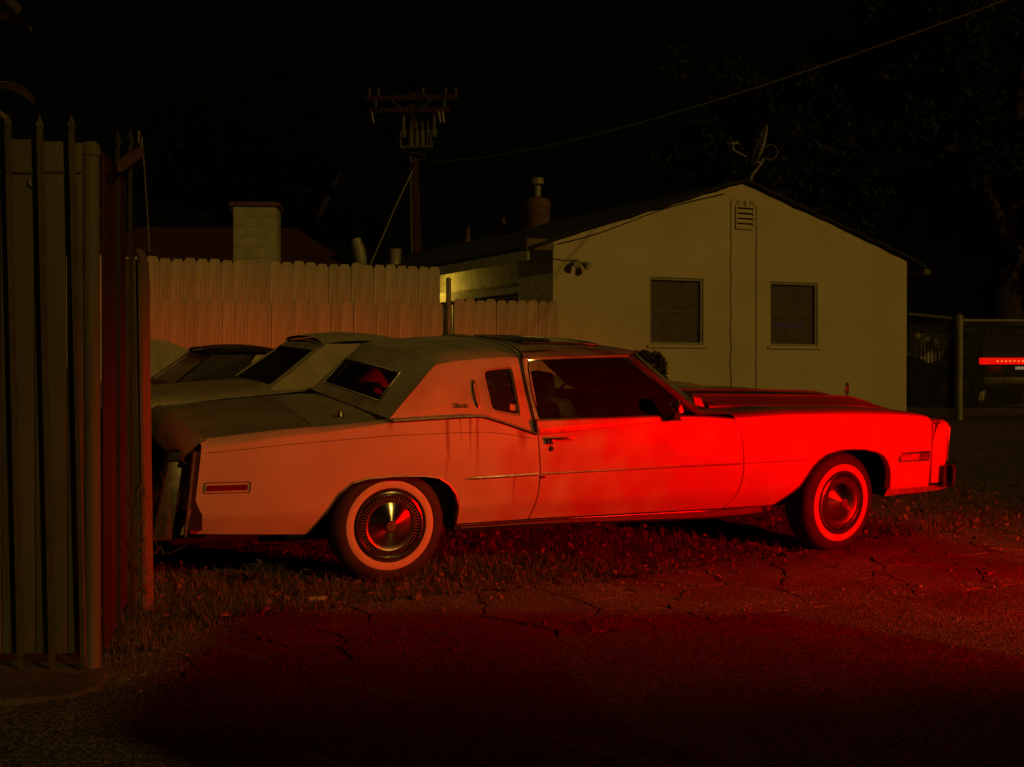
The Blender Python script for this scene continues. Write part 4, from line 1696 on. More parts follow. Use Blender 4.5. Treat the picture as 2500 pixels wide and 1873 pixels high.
# ---------------------------------------------------------------- cabin
for nn_ in (0.22, 0.98):
    mb = MB()
    mb.box(1.0, 1.52, nn_, nn_ + 0.66, 0.36, 0.54)
    st = mb.build('seat', 'seat_leather', car, bevel=0.05)
    mb = MB()
    mb.hexa([(0.98, nn_, 0.48), (1.14, nn_, 0.48), (1.14, nn_ + 0.66, 0.48), (0.98, nn_ + 0.66, 0.48), (0.80, nn_ + 0.04, 1.0), (0.92, nn_ + 0.04, 1.02), (0.92, nn_ + 0.62, 1.02), (0.80, nn_ + 0.62, 1.0)])
    mb.build('backrest', 'seat_leather', st, bevel=0.045)
    mb = MB()
    mb.hexa([(0.79, nn_ + 0.18, 1.035), (0.87, nn_ + 0.18, 1.035), (0.87, nn_ + 0.46, 1.035), (0.79, nn_ + 0.46, 1.035), (0.785, nn_ + 0.20, 1.16), (0.845, nn_ + 0.20, 1.17), (0.845, nn_ + 0.44, 1.17), (0.785, nn_ + 0.44, 1.16)])
    mb.cyl((0.84, nn_ + 0.26, 0.98), (0.83, nn_ + 0.26, 1.05), 0.008, seg=6)
    mb.cyl((0.84, nn_ + 0.38, 0.98), (0.83, nn_ + 0.38, 1.05), 0.008, seg=6)
    hr_ = mb.build('headrest', 'dark_interior', st, smooth=40)
    st.location = (0.36, 0, 0.02)
mb = MB()
mb.box(0.10, 0.48, 0.16, 1.70, 0.36, 0.55)
mb.hexa([(-0.05, 0.16, 0.50), (0.14, 0.16, 0.50), (0.14, 1.70, 0.50), (-0.05, 1.70, 0.50), (-0.12, 0.2, 0.93), (-0.02, 0.2, 0.93), (-0.02, 1.66, 0.93), (-0.12, 1.66, 0.93)])
mb.build('rear_seat', 'seat_leather', car)
mb = MB()
mb.box(-0.25, 0.1, 0.1, 1.76, 0.885, 0.90)
mb.build('parcel_shelf', 'dark_interior', car)
mb = MB()
mb.add([(2.02, 0.09, 0.60), (2.40, 0.09, 0.60), (2.40, 1.77, 0.60), (2.02, 1.77, 0.60), (1.95, 0.09, 0.88), (2.36, 0.09, 0.94), (2.36, 1.77, 0.94), (1.95, 1.77, 0.88)],
       [(3, 2, 1, 0), (4, 5, 6, 7), (0, 1, 5, 4), (1, 2, 6, 5), (2, 3, 7, 6), (3, 0, 4, 7)])
mb.build('dashboard', 'dark_interior', car, bevel=0.02)
mb = MB()
c = Vector((1.72, 1.33, 0.90))
rt = Matrix.Rotation(R(-62), 4, 'Y')
pts = [c + (rt @ Vector((0.185 * math.cos(2 * math.pi * i / 28), 0.185 * math.sin(2 * math.pi * i / 28), 0))) for i in range(29)]
mb.tube(pts, 0.012, 8, False)
mb.cyl(c + rt @ Vector((0, -0.18, 0)), c + rt @ Vector((0, 0.18, 0)), 0.014, seg=6)
mb.cyl(c, (2.05, 1.33, 0.74), 0.025, seg=8)
mb.build('steering_wheel', 'dark_interior', car, smooth=50)
mb = MB()
mb.box(1.80, 1.82, 0.80, 1.06, 1.21, 1.27)
mb.cyl((1.82, 0.93, 1.25), (1.86, 0.93, 1.31), 0.01, seg=6)
mb.build('inside_mirror', 'dark_interior', car)
mb = MB()
hl = [[(s, NC + t * (NC - gn(rail(min(max(s, 0.3), 1.59))) - 0.03), roofz(s, NC + t * 0.7) - 0.035) for t in (-1, -0.8, -0.4, 0, 0.4, 0.8, 1)] for s in (0.32, 0.6, 0.9, 1.2, 1.5, 1.62)]
mb.grid(hl)
mb.build('headliner', 'interior_red', car, smooth=50)


# ================================================================== simpler cars around it
def simple_car(name, label, P, loc, rot, paint, roofm, glass, rear_glass=None, group=None):
    """P: dict of stations (car faces +x, near side at y=0). width, ztop(s), greenhouse points, wheels"""
    root = thing(name, label, 'car', loc, rot, group)
    pilm = P.get('pil', roofm)
    Wd = P['w']
    st = P['st']
    f = tab(P['ztop'])
    b = tab(P['bot'])
    rows = []
    for s in st:
        zt, zb = f(s), b(s)
        e = P.get('taper', 0.08) * (max(0, (st[0] + 0.5 - s) / 0.5) ** 2 + max(0, (s - st[-1] + 0.5) / 0.5) ** 2)
        sec = [(e + 0.10, zb), (e + 0.02, zb + 0.05), (e, lerp(zb, zt, 0.35)), (e + 0.005, lerp(zb, zt, 0.72)), (e + 0.03, zt - 0.035), (e + 0.075, zt - 0.006), (e + 0.30, zt + 0.012), (Wd / 2, zt + 0.022)]
        pts = [(s, y, z) for y, z in sec] + [(s, Wd - y, z) for y, z in reversed(sec[:-1])]
        rows.append(pts)
    mb = MB()
    mb.grid(rows)
    for r in (rows[0], rows[-1]):
        mb.add(r, [tuple(range(len(r)))])
    body = mb.build('body', paint, root, smooth=35)
    g = P['gh']           # (s_base_rear, s_top_rear, s_top_front, s_base_front, z_belt, z_roof, inset)
    sb, s1, s2, s3, zb, zr_, ins = g
    zbr, zbf = f(sb) - 0.01, f(s3) - 0.01
    y0, y1 = 0.05, Wd - 0.05
    t0, t1 = 0.05 + ins, Wd - 0.05 - ins
    # roof panel
    rr = []
    for i in range(9):
        u = i / 8
        s = lerp(s1 - 0.03, s2 + 0.03, u)
        zz = zr_ + P.get('crown', 0.04) * math.sin(math.pi * (0.15 + 0.75 * u)) - P.get('crown', 0.04) * 0.5
        rr.append([(s, lerp(t0, t1, j / 10), zz + 0.035 * (1 - (2 * j / 10 - 1) ** 2) - (0.02 if j in (0, 10) else 0)) for j in range(11)])
    mb = MB()
    mb.grid(rr)
    mb.grid([[(a, c_, d - 0.035) for (a, c_, d) in r] for r in rr])
    mb.build('roof', roofm, root, smooth=40)
    zt_ = zr_ - 0.02
    zq = P.get('ctop', None)

    def pillar(p, q, w0, w1):
        for a0, a1, dd in ((y0, t0, 0.04), (y1, t1, -0.04)):
            mb = MB()
            mb.hexa([(p[0] - w0, a0, p[1]), (p[0] + w0, a0, p[1]), (p[0] + w0, a0 + dd, p[1]), (p[0] - w0, a0 + dd, p[1]),
                     (q[0] - w1, a1, q[1]), (q[0] + w1, a1, q[1]), (q[0] + w1, a1 + dd, q[1]), (q[0] - w1, a1 + dd, q[1])])
            mb.build('pillar', pilm, root)
    cw = P.get('cw', 0.06)
    pillar((s3, zbf), (s2, zt_), 0.04, 0.03)
    if cw < 0.1:
        pillar((sb, zbr), (s1, zt_), cw, cw)
    else:
        for a0, a1, dd in ((y0, t0, 0.03), (y1, t1, -0.03)):
            mb = MB()
            mb.hexa([(sb, a0, zbr), (sb + cw * 2, a0, zb - 0.01), (sb + cw * 2, a0 + dd, zb - 0.01), (sb, a0 + dd, zbr), (s1, a1, zt_), (s1 + cw * 1.3, a1, zt_), (s1 + cw * 1.3, a1 + dd, zt_), (s1, a1 + dd, zt_)])
            mb.build('pillar', pilm, root)
    pillar((lerp(sb, s3, 0.5), zb - 0.01), (lerp(s1, s2, 0.45), zt_), 0.03, 0.025)
    # glass
    mb = MB()
    k0, k1 = P.get('rg', (0.12, 0.9))

    def bk(y, v):
        return (lerp(sb, s1, v), y, lerp(zbr, zt_, v))
    fi = P.get('rgi', 0.06)
    ya, yb = lerp(y0, t0, k0) + fi, lerp(y1, t1, k0) - fi
    yc, yd = lerp(y0, t0, k1) + fi, lerp(y1, t1, k1) - fi
    mb.add([bk(ya, k0), bk(yb, k0), bk(yd, k1), bk(yc, k1)], [(0, 1, 2, 3)])
    mb.build('rear_window', rear_glass or glass, root)
    mb = MB()
    o_, i_ = [bk(y0, 0), bk(y1, 0), bk(t1, 1), bk(t0, 1)], [bk(ya, k0), bk(yb, k0), bk(yd, k1), bk(yc, k1)]
    mb.grid([[(a + 0.004, b_, c_ + 0.004) for a, b_, c_ in o_ + [o_[0]]], [(a - 0.008, b_, c_ + 0.008) for a, b_, c_ in i_ + [i_[0]]], [(a + 0.01, b_, c_ - 0.01) for a, b_, c_ in i_ + [i_[0]]]])
    mb.build('rear_window_surround', pilm, root)
    mb = MB()
    mb.add([(s3, y0 + 0.03, zbf), (s3, y1 - 0.03, zbf), (s2, t1 - 0.03, zt_), (s2, t0 + 0.03, zt_)], [(0, 1, 2, 3)])
    mb.build('windscreen', glass, root)
    q0 = cw * 2 if cw >= 0.1 else cw
    for a0, a1 in ((y0 + 0.012, t0 + 0.012), (y1 - 0.012, t1 - 0.012)):
        for u0, u1 in ((0.0, 0.5), (0.5, 1.0)):
            mb = MB()
            p0, p1 = lerp(sb + q0, s3, u0), lerp(sb + q0, s3, u1)
            r0, r1 = lerp(s1 + q0 * .7, s2, u0), lerp(s1 + q0 * .7, s2, u1)
            mb.add([(p0, a0, zb), (p1, a0, zb), (r1, a1, zt_), (r0, a1, zt_)], [(0, 1, 2, 3)])
            mb.build('side_window', glass, root)
    mb = MB()
    mb.box(sb + 0.15, s3 - 0.2, 0.09, Wd - 0.09, b(0) + 0.05, zb - 0.14)
    mb.build('cabin_floor', 'dark_interior', root)
    for k in (0.3, 0.62):
        mb = MB()
        sx_ = lerp(sb, s3, k)
        for yq in (0.2, Wd / 2 + 0.06):
            mb.hexa([(sx_, yq, 0.5), (sx_ + 0.14, yq, 0.5), (sx_ + 0.14, yq + 0.52, 0.5), (sx_, yq + 0.52, 0.5), (sx_ - 0.14, yq + 0.05, zb + 0.16), (sx_ - 0.05, yq + 0.05, zb + 0.16), (sx_ - 0.05, yq + 0.47, zb + 0.16), (sx_ - 0.14, yq + 0.47, zb + 0.16)])
        mb.build('seat', 'dark_interior', root)
    for sx_ in P['wheels']:
        for yy, sg in ((0, 1), (Wd, -1)):
            r0 = P.get('wr', 0.32)
            mb = MB()
            mb.lathe([(0.0, -0.003 * sg), (r0 * 1.12, -0.003 * sg), (r0 * 1.12, 0.05 * sg)], (sx_, yy, r0), 'Y', 32)
            mb.build('wheel_arch', 'underbody', root)
            mb = MB()
            mb.lathe([(r0 * .62, -0.012 * sg), (r0 * .70, -0.022 * sg), (r0 * .9, -0.02 * sg), (r0, 0.0), (r0, 0.16 * sg), (r0 * .6, 0.16 * sg)], (sx_, yy, r0), 'Y', 32)
            tw = mb.build('wheel', 'rubber', root, smooth=35)
            mb = MB()
            mb.lathe([(r0 * .64, -0.016 * sg), (r0 * .58, -0.022 * sg), (r0 * .55, -0.006 * sg), (0.0, -0.004 * sg)], (sx_, yy, r0), 'Y', 32)
            mb.build('rim', 'dark_interior', tw, smooth=35)
            for k in range(P.get('spokes', 10)):
                mb = MB()
                Mx = Matrix.Translation((sx_, yy, r0)) @ Matrix.Rotation(2 * math.pi * k / P.get('spokes', 10), 4, 'Y')
                mb.box(0.03, r0 * .57, min(-0.02 * sg, -0.006 * sg), max(-0.02 * sg, -0.006 * sg), -0.011, 0.011, Mx)
                mb.build('spoke', 'galv', tw)
            mb = MB()
            mb.lathe([(0.0, -0.024 * sg), (0.035, -0.022 * sg), (0.045, -0.004 * sg)], (sx_, yy, r0), 'Y', 16)
            mb.build('hub', 'galv', tw, smooth=40)
    sR, sF = st[0], st[-1]
    zR, zF = f(sR), f(sF)
    for yq in (0.14, Wd - 0.42):
        mb = MB()
        mb.box(sR - 0.012, sR + 0.02, yq, yq + 0.28, zR - 0.26, zR - 0.13)
        mb.build('tail_lamp', P.get('tail', 'red_lens'), root, bevel=0.006)
        mb = MB()
        mb.box(sF - 0.02, sF + 0.012, yq, yq + 0.28, zF - 0.24, zF - 0.10)
        mb.build('headlamp', 'clear_lens', root, bevel=0.006)
    for a, c_, nm in ((sR - 0.06, sR + 0.03, 'rear_bumper'), (sF - 0.03, sF + 0.06, 'front_bumper')):
        mb = MB()
        mb.box(a, c_, 0.06, Wd - 0.06, b(sR) + 0.08, b(sR) + 0.22)
        mb.build(nm, P.get('bump', 'dull_chrome'), root, bevel=0.02)
    for yy, dd in ((-0.004, -1), (Wd + 0.004, 1)):
        if P.get('belt'):
            mb = MB()
            ya_ = yy
            mb.box(sR + 0.5, sF - 0.5, min(ya_, ya_ - 0.012 * dd * -1), max(ya_, ya_ + 0.012 * dd), P['belt'] - 0.012, P['belt'] + 0.012)
            mb.build('side_moulding', 'chrome', root)
    return root


o2 = W(0, 2.62)
simple_car('cream_coupe', 'cream coupe with a peeling vinyl roof and black rear window beside the white coupe', dict(
    w=1.78, st=[-1.45, -1.38, -1.0, -0.5, 0, 0.6, 1.4, 2.2, 2.6, 3.2, 3.8, 4.2, 4.35],
    ztop=[(-1.45, 0.74), (-1.38, 0.80), (-0.5, 0.865), (0, 0.90), (0.6, 0.93), (2.2, 0.93), (2.6, 0.93), (3.8, 0.90), (4.35, 0.80)],
    bot=[(-1.45, 0.34), (-1, 0.24), (4, 0.24), (4.35, 0.34)], gh=(-0.14, 0.36, 1.08, 1.62, 0.92, 1.265, 0.17), cw=0.30, crown=0.06, rg=(0.10, 0.84), rgi=0.11,
    wheels=(0.05, 3.1), pil='cream_paint'), o2, (0.047, 0, TH), 'cream_paint', 'peeling_vinyl', 'rear_glass', 'black_glass')
o3 = W(-0.12, 4.95)
simple_car('dark_coupe', 'low dark brown coupe with a pale back window nearest the plank fence', dict(
    w=1.70, st=[-1.3, -1.22, -0.9, -0.4, 0.2, 0.8, 1.6, 2.4, 3.0, 3.4, 3.55],
    ztop=[(-1.3, 0.66), (-1.22, 0.72), (-0.4, 0.78), (0.2, 0.82), (1.6, 0.82), (2.4, 0.80), (3.55, 0.66)],
    bot=[(-1.3, 0.3), (-1, 0.2), (3.2, 0.2), (3.55, 0.3)], gh=(-0.42, -0.02, 0.70, 1.15, 0.82, 1.10, 0.16), cw=0.30, crown=0.06, rg=(0.05, 0.86), rgi=0.08,
    wheels=(-0.2, 2.4)), o3, (0.047, 0, TH), 'brown_paint', 'brown_paint', 'pale_window', 'pale_window')


# ================================================================== plank fences
FA = Vector((-4.196, 14.6, 0))
FD = Vector((math.cos(math.atan(0.381)), math.sin(math.atan(0.381)), 0))
FN = Vector((FD.y, -FD.x, 0))               # towards the camera
FANG = math.atan2(FD.y, FD.x)


def picket_mesh(name, wd, h, th, ear):
    mb = MB()
    x = wd / 2
    mb.prism([(-x, 0, 0), (x, 0, 0), (x, 0, h - ear * 1.6), (x - ear, 0, h), (-x + ear, 0, h), (-x, 0, h - ear * 1.6)], (0, th, 0))
    return mb.mesh(name)


def fence(name, label, i0, i1, off, ztop, zend, pitch=0.1425):
    """pickets i0..i1 along the fence line; ztop at the start, zend at the end (absolute height of the tips)"""
    base = FA + FD * (i0 * pitch) + FN * off
    root = thing(name, label, 'fence', (base.x, base.y, 0), (0, 0, FANG))
    r = random.Random(i0 + 7)
    n = i1 - i0
    L = n * pitch
    me = picket_mesh('picket', 0.1405, 2.4, 0.016, 0.028)
    for k in range(n):
        o = link('picket', me, 'fence_paint', root)
        zt = lerp(ztop, zend, k / max(1, n - 1)) + r.gauss(0, 0.010)
        o.location = ((k + 0.5) * pitch + r.uniform(-0.0006, 0.0006), -0.016 + r.uniform(-0.003, 0.003), zt - 2.4)
        o.rotation_euler = (r.uniform(-0.003, 0.003), r.uniform(-0.0022, 0.0022), 0)
    for z in (0.55, 1.55):
        mb = MB()
        mb.box(0, L, 0.006, 0.045, z, z + 0.09)
        mb.build('rail', 'raw_wood', root)
    for x in span(0.05, L, 2.3):
        mb = MB()
        mb.box(x, x + 0.09, 0.046, 0.136, 0.2, min(ztop, zend) - 0.15)
        mb.build('post', 'raw_wood', root)
    return root


fence('plank_fence', 'tall row of dog-eared planks rising behind the shorter planks', -8, 25, -0.12, 2.555, 2.545)
fence('plank_fence', 'shorter row of dog-eared planks in front of the tall planks, behind the parked cars', -8, 25, 0.0, 2.045, 2.09)
fence('plank_fence', 'short end section of dog-eared planks running up to the house corner', 26, 36, 0.0, 2.16, 2.135)
pp = FA + FD * (25.55 * 0.1425)
mb = MB()
mb.cyl((0, 0, 0.2), (0, 0, 2.38), 0.033, seg=14)
mb.lathe([(0.0, 2.415), (0.02, 2.41), (0.034, 2.39), (0.036, 2.37)], seg=14)
gp = mb.build('gate_post', 'galv', None, smooth=40)
gp.location = (pp.x, pp.y, 0)
tag(gp, 'grey round metal post in the gap between the plank fences', 'post')

# ================================================================== the house
HD = Vector((0.8957, 0.4446, 0))
HN = Vector((0.4446, -0.8957, 0))
HO = Vector((0.562, 17.4, 0))
HANG = math.atan2(HD.y, HD.x)
HW, HZ, HR, HL = 6.395, 3.02, 4.03, 12.0
SL = (HR - HZ) / (HW / 2)
house = thing('stucco_house', 'cream stucco house with a low gable and two dark windows', 'house', tuple(HO), (0, 0, HANG))
# local: x along the gable, y into the house, z up
# gable wall with two window openings, built as bands between the openings
wins = [(1.9, 0, 0), (0, 0, 0)]


def hx(px, z_ignored=None):
    """distance along the gable for a horizontal direction u = x/y seen from the viewpoint"""
    u = px
    return (u * HO.y - HO.x) / (HD.x - u * HD.y)


W1 = (hx((1586 - 1250) / 3100), hx((1717 - 1250) / 3100))
W2 = (hx((1880 - 1250) / 3100), hx((1996 - 1250) / 3100))
WZ = (1.62, 2.585)


def gtop(x):
    return HZ + SL * min(x, HW - x)


mb = MB()
xs = sorted([0, W1[0], W1[1], HW / 2, W2[0], W2[1], HW])


def quad(x0, x1, z0a, z0b, z1a, z1b):
    mb.add([(x0, 0, z0a), (x1, 0, z0b), (x1, 0, z1b), (x0, 0, z1a)], [(0, 1, 2, 3)])


for a, b in zip(xs[:-1], xs[1:]):
    if (a, b) in (W1, W2):
        quad(a, b, 0.2, 0.2, WZ[0], WZ[0])
        quad(a, b, WZ[1], WZ[1], gtop(a), gtop(b))
        for (p, q) in (((a, WZ[0]), (b, WZ[0])), ((b, WZ[0]), (b, WZ[1])), ((b, WZ[1]), (a, WZ[1])), ((a, WZ[1]), (a, WZ[0]))):
            mb.add([(p[0], 0, p[1]), (q[0], 0, q[1]), (q[0], 0.10, q[1]), (p[0], 0.10, p[1])], [(0, 1, 2, 3)])
    else:
        quad(a, b, 0.2, 0.2, gtop(a), gtop(b))
# right side and back
mb.add([(HW, 0, 0.2), (HW, HL, 0.2), (HW, HL, HZ), (HW, 0, HZ)], [(0, 1, 2, 3)])
mb.add([(0.0, HL, 0.2), (HW, HL, 0.2), (HW, HL, HZ), (HW / 2, HL, HR), (0.0, HL, HZ)], [(0, 1, 2, 3, 4)])
hw = mb.build('wall', 'stucco', house)
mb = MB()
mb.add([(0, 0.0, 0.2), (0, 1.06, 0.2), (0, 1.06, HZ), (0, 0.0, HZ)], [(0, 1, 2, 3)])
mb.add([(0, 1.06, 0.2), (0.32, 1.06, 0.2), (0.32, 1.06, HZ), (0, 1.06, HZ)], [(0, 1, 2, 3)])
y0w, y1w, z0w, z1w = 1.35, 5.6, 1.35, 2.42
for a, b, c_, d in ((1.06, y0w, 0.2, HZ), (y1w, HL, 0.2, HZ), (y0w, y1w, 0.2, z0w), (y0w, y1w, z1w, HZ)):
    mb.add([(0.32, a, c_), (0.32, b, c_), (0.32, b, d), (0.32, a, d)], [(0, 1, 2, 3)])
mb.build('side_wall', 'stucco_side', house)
# side windows under a timber head
mb = MB()
mb.box(0.20, 0.34, y0w - 0.05, y1w + 0.05, z1w - 0.02, z1w + 0.13)
mb.build('window_head', 'trim_wood', house)
for k, (a, b) in enumerate(((1.40, 2.6), (2.66, 4.0), (4.06, 5.55))):
    wf = MB()
    for q in ((a, a + 0.05, z0w, z1w - 0.022), (b - 0.05, b, z0w, z1w - 0.022), (a + 0.05, b - 0.05, z0w, z0w + 0.05), (a + 0.05, b - 0.05, z1w - 0.07, z1w - 0.022)):
        wf.box(0.29, 0.35, q[0], q[1], q[2], q[3])
    wfo = wf.build('window', 'trim_wood', house)
    mb = MB()
    mb.box(0.325, 0.331, a + 0.05, b - 0.05, z0w + 0.05, z1w - 0.07)
    mb.build('pane', 'house_glass', wfo)
    mb = MB()
    mb.add([(0.42, a - 0.03, z0w), (0.42, b + 0.03, z0w), (0.42, b + 0.03, z1w), (0.42, a - 0.03, z1w)], [(0, 1, 2, 3)])
    mb.build('curtain', 'blind', wfo)
mb = MB()
mb.box(0.22, 0.31, 1.32, 1.40, z0w, z1w - 0.022)
mb.build('window_post', 'trim_wood', house)
# gable windows: frame, two panes, slatted blind, sill
for wi, (a, b) in enumerate((W1, W2)):
    mb = MB()
    t = 0.035
    mb.box(a - 0.012, a + t, 0.02, 0.085, WZ[0], WZ[1])
    mb.box(b - t, b + 0.012, 0.02, 0.085, WZ[0], WZ[1])
    mb.box(a + t, b - t, 0.02, 0.085, WZ[1] - t, WZ[1] + 0.004)
    mb.box(a + t, b - t, 0.02, 0.085, WZ[0], WZ[0] + t)
    mb.box(a + t, b - t, 0.06, 0.08, (WZ[0] + WZ[1]) / 2 - 0.006, (WZ[0] + WZ[1]) / 2 + 0.006)
    wo = mb.build('window', 'frame_alu', house)
    mb = MB()
    mb.box(a + t, b - t, 0.052, 0.056, WZ[0] + t, WZ[1] - t)
    mb.build('pane', 'house_glass', wo)
    mb = MB()
    mb.box(a - 0.05, b + 0.05, -0.03, 0.02, WZ[0] - 0.045, WZ[0] - 0.002)
    mb.build('sill', 'stucco', wo, bevel=0.006)
    ns = int((b - a) / 0.05)
    for k in range(ns):
        mb = MB()
        x = a + 0.01 + (b - a - 0.02) * (k + 0.5) / ns
        Mx = Matrix.Translation((x, 0.082, 0)) @ Matrix.Rotation(R(-38), 4, 'Z')
        mb.box(-0.026, 0.026, -0.001, 0.001, WZ[0], WZ[1], Mx)
        mb.build('blind_slat', 'blind', wo)
    mb = MB()
    mb.box(a - 0.02, b + 0.02, 0.17, 0.18, WZ[0] - 0.02, WZ[1] + 0.02)
    mb.build('room_shade', 'dark_interior', wo)
# violet light strip sagging in the right-hand window
mb = MB()
xa, xb = W2
mb.tube([(lerp(xa + 0.06, xb - 0.20, i / 12), 0.085, 2.0 - 0.10 * math.sin(math.pi * (0.1 + 0.75 * i / 12)) + 0.02) for i in range(13)], 0.008, 6)
vs = mb.build('light_strip', 'violet_led', None)
vs.location = HO
vs.rotation_euler = (0, 0, HANG)
tag(vs, 'faint violet light strip hanging in the right window of the stucco house', 'light strip')

# roof: two slopes with thickness, ragged rake edges, shingle courses
OV, OVR = 0.06, 0.38


def slope_roof(sg):
    nx, ny = 15, 26
    rows = []
    r = random.Random(3 if sg < 0 else 4)
    for j in range(ny + 1):
        y = lerp(-OV, HL + 0.2, j / ny)
        row = []
        for i in range(nx + 1):
            d = lerp(0, HW / 2 + OVR, i / nx)
            z = HR + 0.055 - SL * d - (0.10 * max(0, d - 2.6) ** 2 * 0.3)
            yy = y + (r.uniform(-0.025, 0.02) if j == 0 else 0)
            step = 0.014 * (i % 2)
            row.append((HW / 2 + sg * d, yy, z + step))
        rows.append(row)
    mb = MB()
    mb.grid(rows)
    low = [[(a, b, c_ - 0.05) for (a, b, c_) in row] for row in rows]
    mb.grid(low)
    mb.grid([rows[0], low[0]])
    mb.grid([rows[-1], low[-1]])
    mb.grid([[row[-1] for row in rows], [row[-1] for row in low]])
    return mb


slope_roof(-1).build('roof', 'shingle', house)
slope_roof(1).build('roof', 'shingle', house)
mb = MB()
x0 = -OVR
zf = HR - SL * (HW / 2 + OVR) - 0.02
mb.box(x0 - 0.02, x0 + 0.02, -OV + 0.06, HL, zf - 0.13, zf + 0.0)
mb.build('fascia', 'trim_wood', house)
mb = MB()
mb.box(x0 + 0.02, 0.33, 0.05, HL, HZ - 0.13, HZ - 0.10)
mb.build('soffit', 'trim_wood', house)
mb = MB()
mb.box(x0 - 0.03, 0.0, -0.03, 0.03, HZ - 0.13, HZ + 0.02)
mb.build('beam_end', 'cut_wood', house)
# right eave: broken gutter pieces
mb = MB()
xr = HW + OVR
mb.box(xr - 0.10, xr + 0.02, -0.1, 0.12, zf - 0.09, zf - 0.01)
mb.build('beam_end', 'cut_wood', house)
mb = MB()
mb.lathe([(0.055, 0), (0.055, 9.0)], (xr + 0.06, -0.08, zf - 0.02), 'Y', 10, False, math.pi, 2 * math.pi)
mb.build('gutter', 'galv', house, smooth=60)
# louvred attic vent
vx = hx((1816 - 1250) / 3100)
vz0, vz1 = 3.36, 3.66
mb = MB()
hwv = 0.145
mb.box(vx - hwv - 0.02, vx - hwv, -0.03, 0.01, vz0 - .02, vz1 + .02)
mb.box(vx + hwv, vx + hwv + 0.02, -0.03, 0.01, vz0 - .02, vz1 + .02)
mb.box(vx - hwv, vx + hwv, -0.03, 0.01, vz1, vz1 + 0.02)
mb.box(vx - hwv, vx + hwv, -0.03, 0.01, vz0 - 0.02, vz0)
ven = mb.build('attic_vent', 'stucco', house)
mb = MB()
mb.box(vx - hwv, vx + hwv, -0.004, -0.002, vz0, vz1)
mb.build('vent_dark', 'black_trim', ven)
for k in range(4):
    mb = MB()
    z = lerp(vz0, vz1, (k + 0.25) / 4)
    mb.hexa([(vx - hwv, -0.032, z - 0.012), (vx + hwv, -0.032, z - 0.012), (vx + hwv, -0.028, z - 0.022), (vx - hwv, -0.028, z - 0.022),
             (vx - hwv, -0.008, z + 0.03), (vx + hwv, -0.008, z + 0.03), (vx + hwv, -0.004, z + 0.02), (vx - hwv, -0.004, z + 0.02)])
    mb.build('louvre', 'stucco', ven)
# cables down the gable
for k, (u, zt, zb_, am) in enumerate((((1783 - 1250) / 3100, 3.78, 0.4, 0.012), ((1845 - 1250) / 3100, 3.70, 0.4, 0.008))):
    x = hx(u)
    mb = MB()
    r = random.Random(k)
    mb.tube([(x + am * math.sin(3 * i + k), -0.012, lerp(zt, zb_, i / 14)) for i in range(15)], 0.0042, 5)
    mb.build('cable', 'cable', house)
for k in range(3):
    mb = MB()
    a, b = vx - 0.09 + 0.09 * k, vx - 0.14 + 0.14 * k
    mb.tube([(a, -0.02, vz1 + 0.02), (lerp(a, b, .3), -0.03, vz1 + 0.11), (b, -0.03, vz1 + 0.10), (b + 0.03, -0.02, vz1 + 0.0)], 0.005, 5)
    mb.build('cable', 'cable', house)
mb = MB()
mb.tube([(x, -0.03, gtop(x) - 0.05 - 0.03 * math.sin(2.5 * x)) for x in [0.05 + 0.2 * i for i in range(15)]], 0.005, 5)
mb.build('cable', 'cable', house)
# ridge vents and flue
for (y, r0, h, nm) in ((7.4, 0.045, 0.26, 'vent_pipe'), (9.1, 0.045, 0.26, 'vent_pipe')):
    mb = MB()
    mb.cyl((HW / 2 - 0.35, y, HR - 0.15), (HW / 2 - 0.35, y, HR + h), r0, seg=12)
    mb.lathe([(0.10, HR - 0.08), (r0 + 0.01, HR + 0.02)], (HW / 2 - 0.35, y, 0), seg=12)
    mb.build(nm, 'rust_metal', house, smooth=40)
mb = MB()
fx, fy = HW / 2 - 0.15, 6.3
mb.lathe([(0.24, HR - 0.15), (0.24, HR + 0.22), (0.26, HR + 0.40), (0.22, HR + 0.50), (0.09, HR + 0.56)], (fx, fy, 0), seg=20)
fl = mb.build('flue_base', 'rust_metal', house, smooth=35)
mb = MB()
mb.cyl((fx, fy, HR + 0.54), (fx, fy, HR + 0.80), 0.065, seg=14)
mb.lathe([(0.0, HR + 0.93), (0.11, HR + 0.92), (0.125, HR + 0.90), (0.125, HR + 0.80), (0.11, HR + 0.79), (0.0, HR + 0.79)], (fx, fy, 0), seg=18)
mb.build('flue_cap', 'galv', fl, smooth=35)

# twin floodlight by the left corner
fl_x = hx((1402 - 1250) / 3100)
fg = thing('floodlight', 'unlit twin floodlight with conduit high on the left of the gable', 'floodlight', tuple(HO + HD * fl_x + HN * 0.0 + Vector((0, 0, 2.74))), (0, 0, HANG))
mb = MB()
mb.lathe([(0.0, -0.05), (0.055, -0.05), (0.06, -0.04), (0.06, 0.0)], axis='Y', seg=16)
mb.build('base', 'galv', fg, smooth=40)
for sx_, dz in ((-0.05, 0.02), (0.11, -0.02)):
    mb = MB()
    p0 = Vector((sx_ * 0.3, -0.05, 0))
    p1 = Vector((sx_, -0.13, dz))
    d = Vector((sx_ * 2.2, -0.5, -0.3)).normalized()
    mb.cyl(p0, p1, 0.014, seg=8)
    q = [p1 + d * t for t in (0, 0.05, 0.14)]
    mb.tube(q, [0.035, 0.06, 0.082], 16)
    lh = mb.build('lamp_head', 'galv', fg, smooth=40)
    mb = MB()
    mb.cyl(p1 + d * 0.138, p1 + d * 0.146, 0.072, seg=16)
    mb.build('lens', 'clear_lens', lh)
mb = MB()
fg.scale = (0.75, 0.75, 0.75)
fx_ = fl_x / 0.75
